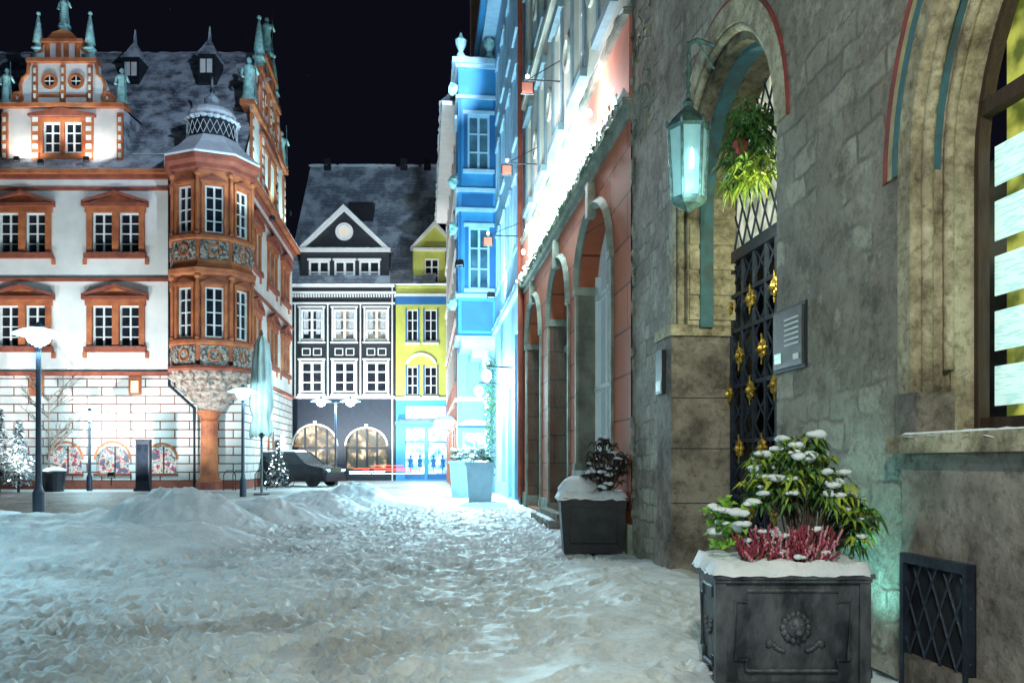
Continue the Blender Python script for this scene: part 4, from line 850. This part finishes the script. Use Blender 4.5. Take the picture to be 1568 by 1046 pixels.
for i in range(36):
    cx,cy,cz=1.45+R(-.12,.14),5.68+R(-.16,.18),R(.85,1.2); whorl(l1,(cx,cy,cz),6,.10,.055,.2,(-.1,1.1))
    if i%3==0: clump(l2,cx,cy-.02,cz+.04,R(.03,.055))
HE=grp('heather_plant'); he=Part(HE,'flower_spikes',M_HEATH); hp=Part(HE,'pale_spikes',M_HEATP); hg=Part(HE,'foliage',M_LEAFG); hs=Part(HE,'snow_clumps',M_SNOW,smooth=True)
for i in range(170):
    cx,cy=R(1.52,2.02),R(5.46,5.66); h=R(.10,.30); lx_,ly_=R(-.12,.12),R(-.11,.04); P_=hp if R(0,1)<.4 else he
    b_=Vector((cx,cy,.80)); t_=b_+Vector((lx_,ly_,h)); hg.tube([tuple(b_),tuple(t_)],.0035,3)
    for q in range(15):
        t=.3+.7*q/15; c=b_.lerp(t_,t); rr=.014*(1.15-t); P_.blob(c.x+R(-rr,rr),c.y+R(-rr,rr),c.z,.008,.008,.011,0,5,3)
    for q in range(4):
        c=b_.lerp(t_,R(.05,.4)); leaf(hg,tuple(c),(R(-1,1),R(-1,1),R(.2,1)),.05,.012,.1)
    if i%9==0: clump(hs,t_.x,t_.y,t_.z-.02,R(.018,.04))
DP=grp('dark_planter'); d0,d1,e0,e1,dt=.76,1.80,13.3,14.0,.92
dx=Part(DP,'box',M_BLKPOT); ds=Part(DP,'snow',M_SNOW,smooth=True); frust(dx,d0,d1,e0,e1,.04,dt-.06,.06); dx.box(d0-.03,d1+.03,e0-.03,e1+.03,dt-.06,dt); 
dx.tube([(d0+.15,e0+.045,.2),(d1-.15,e0+.045,.2),(d1-.15,e0+.015,dt-.15),(d0+.15,e0+.015,dt-.15),(d0+.15,e0+.045,.2)],.012,4)
ds.snowcap(d0-.05,d1+.05,e0-.05,e1+.05,dt,.10,.07); ds.blob(d0+.3,13.6,dt+.1,.34,.28,.24,.12,14,9)
RS=grp('snowy_rhododendron'); rl_=Part(RS,'leaves',M_LEAFD); rs_=Part(RS,'snow_clumps',M_SNOW,smooth=True); rt_=Part(RS,'stems',M_TWIG)
for i in range(75):
    a=R(0,6.3); t=R(.1,1); cx,cy,cz=1.5+.38*t*math.cos(a),13.6+.3*t*math.sin(a),1.0+R(.05,.85)*(1.05-t*.35)
    whorl(rl_,(cx,cy,cz),8,.15,.05,.45); rt_.tube([(1.5,13.6,.9),(cx,cy,cz)],.01,4)
    if R(0,1)<.42: clump(rs_,cx,cy-.03,cz+.04,R(.04,.08))
for (cx,cy,w,h) in((-1.15,30.4,1.0,1.45),(-2.1,34.5,.9,1.5)):
    g=grp('pale_planter'); p=Part(g,'pot',M_WPOT); frust(p,cx-w/2,cx+w/2,cy,cy+w,0,h,.1); p.box(cx-w/2-.04,cx+w/2+.04,cy-.04,cy+w+.04,h-.12,h)
    q=Part(g,'shrub',M_LEAFG); s_=Part(g,'snow',M_SNOW,smooth=True)
    for i in range(60): 
        c=(cx+R(-.4,.4),cy+.5+R(-.4,.4),h+R(.05,.45)); whorl(q,c,6,.16,.05)
        if i%2: s_.blob(c[0],c[1],c[2]+.06,R(.06,.13),R(.06,.12),.06,.25,7,5)
HP=grp('arch_fern'); hf=Part(HP,'fronds',M_LEAFG); hy=Part(HP,'lit_fronds',M_LEAFY); hr=Part(HP,'red_bow',M_FRESR)
hc=FR.P(9.55,-.35,4.98)
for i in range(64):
    t=R(0,1); c=(hc[0]+R(-.18,.2),hc[1]+R(-.3,.3),hc[2]-.38+.85*t); whorl(hy if t<.3 and R(0,1)<.7 else hf,c,9,.24,.05,.5,(-.6,.6))  # light on the lower fronds is put in as yellower leaf colour
hr.blob(hc[0]-.1,hc[1]-.1,hc[2]+.02,.07,.07,.09,.3)
PA=grp('closed_parasol'); pp=Part(PA,'pole',M_STEEL); pc=Part(PA,'canvas',M_CLOTH,smooth=True); px_,py_=-11.0,37.3
pp.lathe(px_,py_,[(.35,0),(.35,.08),(.06,.1),(.05,7.0),(.08,7.05),(.02,7.25)],10)
vs=[];prof=[(.12,6.95),(.28,6.6),(.36,5.8),(.42,4.8),(.46,3.9),(.36,3.5),(.34,3.35),(.42,3.1),(.46,2.75),(.42,2.6)]
n=32; fs=[]
for r,z in prof:
    for k in range(n): a=6.283*k/n; q=r*(1+.2*math.cos(a*8)); vs.append((px_+q*math.cos(a),py_+q*math.sin(a),z+.14*math.cos(a*5)*(z<3)))
for i in range(len(prof)-1):
    for k in range(n): fs.append((i*n+k,i*n+(k+1)%n,(i+1)*n+(k+1)%n,(i+1)*n+k))
pc.add(vs,fs)
IC=grp('information_pillar'); ic=Part(IC,'body',M_DARK); icx=-18.2; 
ic.box(icx-.34,icx+.34,41.8,42.1,.15,2.5); ic.box(icx-.42,icx+.42,41.75,42.15,0,.15); ic.box(icx-.36,icx+.36,41.78,42.12,2.5,2.56); Part(IC,'screen',M_GLASS).box(icx-.28,icx+.28,41.78,41.799,.5,2.3)
TB=grp('round_tub'); Part(TB,'tub',M_DARK,smooth=False).lathe(-22.4,41.5,[(.45,0),(.55,.9),(.6,.92),(.6,1.0),(.5,1.0)],16); tsn=Part(TB,'snow',M_SNOW,smooth=True); tsn.blob(-22.4,41.5,1.0,.55,.55,.2,.1,12,6)
def bare(x,y,h,name):
    g=grp(name); p=Part(g,'branches',M_TWIG)
    p.tube([(x,y,0),(x+.03,y,h*.35),(x,y,h)],.07,6,r1=.02)
    def br(b,d,l,r,dep):
        e=b+d*l; p.tube([tuple(b),tuple((b+e)/2+Vector((R(-.05,.05),R(-.05,.05),.05))),tuple(e)],r,4,r1=r*.5)
        if dep:
            for _ in range(3): br(b.lerp(e,R(.4,1)),(d+Vector((R(-.7,.7),R(-.7,.7),R(-.1,.6)))).normalized(),l*.6,r*.6,dep-1)
    for i in range(14):
        a=R(0,6.3); br(Vector((x,y,h*R(.35,.95))),Vector((math.cos(a),math.sin(a),.9)).normalized(),h*.25,.03,2)
bare(-23.2,42.5,4.8,'bare_sapling')
def conifer(x,y,h,w,name,frost=.6,lights=False):
    g=grp(name); t=Part(g,'trunk',M_TWIG); a_=Part(g,'needles',M_CONIF); s_=Part(g,'frost',M_SNOW)
    t.tube([(x,y,0),(x,y,h)],.07,6,r1=.01)
    for i in range(int(520*w)):
        z=R(.1,1); r=w*(1-z)*R(.5,1.05)+.05; a=R(0,6.3); b=Vector((x,y,z*h+.05)); d=Vector((math.cos(a),math.sin(a),-.15)); e=b+d*r
        t.tube([tuple(b),tuple(e)],.006,3) if i%4==0 else None
        for q in range(4):
            f=b.lerp(e,.35+q*.2); dd=(d+Vector((R(-.7,.7),R(-.7,.7),R(-.5,.3)))).normalized(); sd=dd.cross(Vector((0,0,1))).normalized()*.05; l=R(.14,.26)
            (s_ if R(0,1)<frost else a_).add([tuple(f-sd),tuple(f+sd),tuple(f+dd*l)],[(0,1,2)])
    if lights:
        q=Part(g,'lights',M_LAMPS)
        for i in range(30): z=R(.1,.95); a=R(0,6.3); rr=w*(1-z)*.9; q.blob(x+rr*math.cos(a),y+rr*math.sin(a),z*h,.035,.035,.035,0,5,4)
conifer(-23.6,40.6,3.4,1.15,'frosted_conifer',.6,True); conifer(-25.0,41.4,4.0,1.1,'frosted_conifer',.4); conifer(-13.0,47,2.6,.8,'frosted_conifer',.4,True)
for x,y in((-13.9,43.2),(-14.3,43.0),(-12.9,43.6)):
    g=grp('bike_hoop'); Part(g,'hoop',M_DARK).tube([(x-.3,y,0),(x-.3,y,.8),(x-.15,y,1.0),(x+.15,y,1.0),(x+.3,y,.8),(x+.3,y,0)],.03,6)
BK=grp('parked_bicycle'); bk=Part(BK,'frame',M_DARK); bt=Part(BK,'wheels',M_TYRE); bx,by=-12.9,47.0
fb=Fr((bx,by),(1,0),(0,-1))
for wx in(-.52,.52):
    bt.ring(wx,.34,.31,.34,-.02,.02,0,360,20,fb)
    for q in range(8): a=q*math.pi/4; bk.tube([(wx,0,.34),(wx+.31*math.cos(a),0,.34+.31*math.sin(a))],.005,3,fb)
for P_ in([(-.52,0,.34),(-.15,0,.85),(.35,0,.82),(-.05,0,.32),(-.15,0,.85)],[(-.52,0,.34),(-.05,0,.32)],[(.52,0,.34),(.35,0,.82),(.32,0,1.0)],[(-.15,0,.85),(-.18,0,.97)],[(.32,-.25,1.02),(.32,.25,1.02)]): bk.tube(P_,.018,5,fb)
bk.box(-.3,-.06,-.06,.06,.97,1.02,fb)
def car(x,y,ang,name,k=1.2):
    g=grp(name); ca,sa=math.cos(ang)*k,math.sin(ang)*k; f=Fr((x,y),(ca,sa),(-sa,ca)); K=1.3
    b=Part(g,'body',M_CAR,f); gl=Part(g,'windows',M_GLASS,f); ty=Part(g,'tyres',M_TYRE,f); ll=Part(g,'head_lights',M_LAMPD,f); sn=Part(g,'roof_snow',M_SNOW,f)
    low=[(-2.15,.3),(-2.2,.65*K),(-2.1,.95*K),(-1.5,1.02*K),(1.0,1.0*K),(1.9,.85*K),(2.15,.65*K),(2.15,.3)]
    b.prism(low,-.86,.86)
    top=[(-1.9,1.0*K,.82),(-1.6,1.52*K,.68),(.2,1.54*K,.68),(1.0,.98*K,.82)]
    vs=[(a,-w,z) for a,z,w in top]+[(a,w,z) for a,z,w in top]; gl.add(vs,[(0,1,2,3),(4,5,6,7),(0,1,5,4),(2,3,7,6)]); 
    b.box(-1.62,.22,-.69,.69,1.51*K,1.56*K); sn.snowcap(-1.5,.15,-.64,.64,1.56*K,.1,.15)
    for p0,p1 in(((-1.9,1.0),(-1.6,1.52)),((1.0,.98),(.2,1.54)),((-.55,1.0),(-.55,1.52))):
        for sg in(-1,1): b.tube([(p0[0],sg*.83,p0[1]*K),(p1[0],sg*.69,p1[1]*K)],.04,5)
    for wx in(-1.35,1.35):
        for sg in(-1,1):
            ty.prism([(wx+.36*math.cos(t*.393),.36+.36*math.sin(t*.393)) for t in range(16)],sg*.7,sg*.89)
            b.prism([(wx+.19*math.cos(t*.785),.36+.19*math.sin(t*.785)) for t in range(8)],sg*.89,sg*.9)
    for sg in(-1,1): ll.box(2.1,2.17,sg*.7-.14,sg*.7+.14,.68*K,.78*K)
car(-12.7,50.5,-.35,'parked_car')
LT=grp('traffic_light_trail'); t1=Part(LT,'red_trail',M_TRED); t2=Part(LT,'white_trail',M_TWHT)
for z,m,xa,xb in((.95,t1,-11,-7.0),(.8,t1,-10.4,-6.6),(1.15,t1,-9.6,-7.6)): m.tube([(xa,59,z),((xa+xb)/2,59.1,z+.03),(xb,59.3,z)],.03,5)
for z,xa,xb in((.6,-16.5,-6.3),(.75,-12.6,-9)): t2.tube([(xa,60,z),(xb,60.2,z)],.025,5)
# ================================================================ GROUND
T=rng.rand(256,256)
def vn(x,y):
    ix=np.floor(x).astype(int); iy=np.floor(y).astype(int); fx=x-ix; fy=y-iy; fx=fx*fx*(3-2*fx); fy=fy*fy*(3-2*fy)
    a=T[ix%256,iy%256]; b=T[(ix+1)%256,iy%256]; c=T[ix%256,(iy+1)%256]; d=T[(ix+1)%256,(iy+1)%256]
    return (a*(1-fx)+b*fx)*(1-fy)+(c*(1-fx)+d*fx)*fy
def fbm(x,y,o=4):
    s=0;a=.5;t=0
    for i in range(o): s=s+a*vn(x*2**i+17.3*i,y*2**i+5.1*i); t+=a; a*=.5
    return s/t
xs=np.concatenate([[-900,-300,-120,-70,-50,-40],np.arange(-32,-13,.3),np.arange(-13,-9,.08),np.arange(-9,3.6,.034),np.arange(3.7,6,.4),[12,40,120,400,900]])
yl=list(np.arange(-12,3,.4)); y=3.
while y<66: yl.append(y); y+=max(.028,.0040*y) if y<26 else .0135*y-.24
ys=np.array([-400,-100,-40]+yl+[70,80,110,200,500,1200])
XX,YY=np.meshgrid(xs,ys); 
n1=fbm(XX*.7,YY*.7); n2=fbm(XX*2.6+40,YY*2.6); n3=fbm(XX*7,YY*7+30,3)
wx=3.26-.103*YY; dist=wx-XX
near=np.clip((70-YY)/10,0,1)*np.clip((XX+60)/10,0,1)
H=(n1-.5)*.10+(n2-.5)*.09+(n3-.5)*.05
soft=np.exp(-((XX-.6)/1.1)**2-((YY-6.3)/2.2)**2)+.8*np.exp(-((dist-.9)/.8)**2-((YY-10.5)/2.)**2)
H=H*(1-.65*np.clip(soft,0,1))+.18*np.clip(soft,0,1)*(.2+1.3*fbm(XX*1.5,YY*1.5,2))
def G(cx,cy,sx,sy,h,rot=0):
    dx=XX-cx; dy=YY-cy; c,s=math.cos(rot),math.sin(rot); a=(dx*c+dy*s)/sx; b=(-dx*s+dy*c)/sy; return h*np.exp(-(a*a+b*b)**1.4)
B=0
for g in((-7.6,13.4,2.5,1.7,.5),(-6.75,17.3,1.5,1.2,.84),(-5.7,19.6,1.3,1.6,.52),(-5.4,23.5,1.2,2.0,.55),(-5.3,28.5,1.3,2.6,.6),(-9.5,17.5,2.3,1.2,.42),(-10.5,13,2.8,2.,.42),(-12.5,19.5,2.,1.1,.35),(-6.6,32,2,2.0,.4),(-5.8,15.0,1.2,1.2,.36)): B=np.maximum(B,G(*g))+.2*np.minimum(B,G(*g))
lump=fbm(XX*1.3+9,YY*1.3,3); lump2=fbm(XX*4+9,YY*4,3); B=B*(.58+.7*lump+.3*lump2)
H=H*(1-.6*np.clip(B*3,0,1))+B
H+=.14*np.exp(-(dist/.35)**2)*(YY>7)*(YY<40)*n1
for i in range(8000):
    fy=2.6+24*R(0,1)**1.45; fx=R(-8.5 if fy>9 else -5.5,2.8-.1*fy); 
    ci=np.searchsorted(xs,fx); ri=np.searchsorted(ys,fy); w=11
    c0,c1,ra,rb=max(ci-w,0),min(ci+w,len(xs)-1),max(ri-w,0),min(ri+w,len(ys)-1)
    if B[ri,ci]>.12 and R(0,1)<.9: continue
    if soft[ri,ci]>.4 and R(0,1)<.8: continue
    a=R(-.5,.5)+(.1 if R(0,1)<.7 else 1.3); dx=XX[ra:rb,c0:c1]-fx; dy=YY[ra:rb,c0:c1]-fy; kk=R(.6,1.1)
    l=dy*math.cos(a)+dx*math.sin(a); s_=dx*math.cos(a)-dy*math.sin(a); q=((l/.14)**2+(s_/.06)**2)/kk**2
    H[ra:rb,c0:c1]+=kk*(-.050*np.exp(-q**2)+.020*np.exp(-(q-1.8)**2*1.5))
H*=near
far=np.clip((YY-34)/8,0,1); H*=(1-.75*far)
slush=np.clip((fbm(XX*.9+3,YY*.9+8,5)-.46)*4.5,0,1)*.55*np.clip((-.2-XX+ (8-YY)*.1)/2+.35,0,1)
road=np.clip((-7.2-XX)/1.5,0,1)*np.clip((YY-20.5)/2,0,1)*np.clip((42-YY)/2,0,1)
road=np.maximum(road,np.clip((YY-44)/3,0,1)*.7*(XX<0))
slush=np.maximum(slush,road*(.5+.9*fbm(XX*1.2,YY*.6,4)))
slush*=np.clip(1-B*6,0,1); slush=np.maximum(slush,np.clip((-.035-H)*12,0,.6)*near*(1-np.clip(soft,0,1)))
ny_,nx_=XX.shape
V=np.stack([XX,YY,H],-1).reshape(-1,3)
idx=np.arange(ny_*nx_).reshape(ny_,nx_); F=np.stack([idx[:-1,:-1],idx[:-1,1:],idx[1:,1:],idx[1:,:-1]],-1).reshape(-1,4)
me=bpy.data.meshes.new('ground'); me.vertices.add(len(V)); me.vertices.foreach_set('co',V.ravel()); me.loops.add(F.size); me.loops.foreach_set('vertex_index',F.ravel()); me.polygons.add(len(F))
me.polygons.foreach_set('loop_start',np.arange(0,F.size,4)); me.polygons.foreach_set('loop_total',np.full(len(F),4)); me.polygons.foreach_set('use_smooth',np.ones(len(F),bool)); me.update(calc_edges=True)
at=me.attributes.new('slush','FLOAT','POINT'); at.data.foreach_set('value',np.clip(slush,0,1).ravel())
m,nt,b=nodes('trodden_snow')
aa=N(nt,'ShaderNodeAttribute',attribute_name='slush'); tc=N(nt,'ShaderNodeTexCoord')
def ns(s,d=6,r=.6):
    n=N(nt,'ShaderNodeTexNoise',Scale=s,Detail=float(d),Roughness=r); nt.links.new(tc.outputs['Object'],n.inputs['Vector']); return n.outputs['Fac']
snowc=ramp(nt,ns(3),[(.3,(.60,.68,.74)),(.65,(.80,.86,.90))]).outputs[0]
dirt=ramp(nt,ns(7),[(.35,(.13,.105,.085)),(.65,(.33,.285,.25))]).outputs[0]
gr=ramp(nt,ns(22,5,.7),[(.36,(.55,.52,.48)),(.52,(1,1,1))]).outputs[0]
snowc=mixc(nt,.35,snowc,gr,'MULTIPLY')
nt.links.new(mixc(nt,aa.outputs['Fac'],snowc,dirt),b.inputs['Base Color']); b.inputs['Roughness'].default_value=.5
bp=N(nt,'ShaderNodeBump',Strength=.5,Distance=.035); nt.links.new(ns(12,6,.7),bp.inputs['Height']); bp2=N(nt,'ShaderNodeBump',Strength=.5,Distance=.012); nt.links.new(ns(60,3,.7),bp2.inputs['Height']); nt.links.new(bp.outputs[0],bp2.inputs['Normal']); nt.links.new(bp2.outputs[0],b.inputs['Normal'])
me.materials.append(m); go_=bpy.data.objects.new('snowy_ground',me); sc.collection.objects.link(go_)
for p in PARTS: p.build()
# ================================================================ WORLD / CAMERA
w=bpy.data.worlds.new('World'); sc.world=w; w.use_nodes=True; nt=w.node_tree; bg_=nt.nodes['Background']
tc=N(nt,'ShaderNodeTexCoord'); vo=N(nt,'ShaderNodeTexVoronoi',Scale=55.0); nt.links.new(tc.outputs['Generated'],vo.inputs['Vector'])
r=ramp(nt,vo.outputs['Distance'],[(0.0,(.10,.11,.14)),(.022,(.0035,.0036,.0075))]); nt.links.new(r.outputs[0],bg_.inputs['Color']); bg_.inputs['Strength'].default_value=1.0
cam=bpy.data.cameras.new('camera'); co=bpy.data.objects.new('camera',cam); sc.collection.objects.link(co); co.location=(0,0,1.5); co.rotation_euler=(math.pi/2,0,0)
cam.lens=1300/1568*36; cam.sensor_width=36; cam.shift_y=(705-522.5)/1568; cam.clip_end=3000; cam.clip_start=.1
sc.camera=co
sc.view_settings.view_transform='Standard'; sc.view_settings.look='None'; sc.view_settings.exposure=0
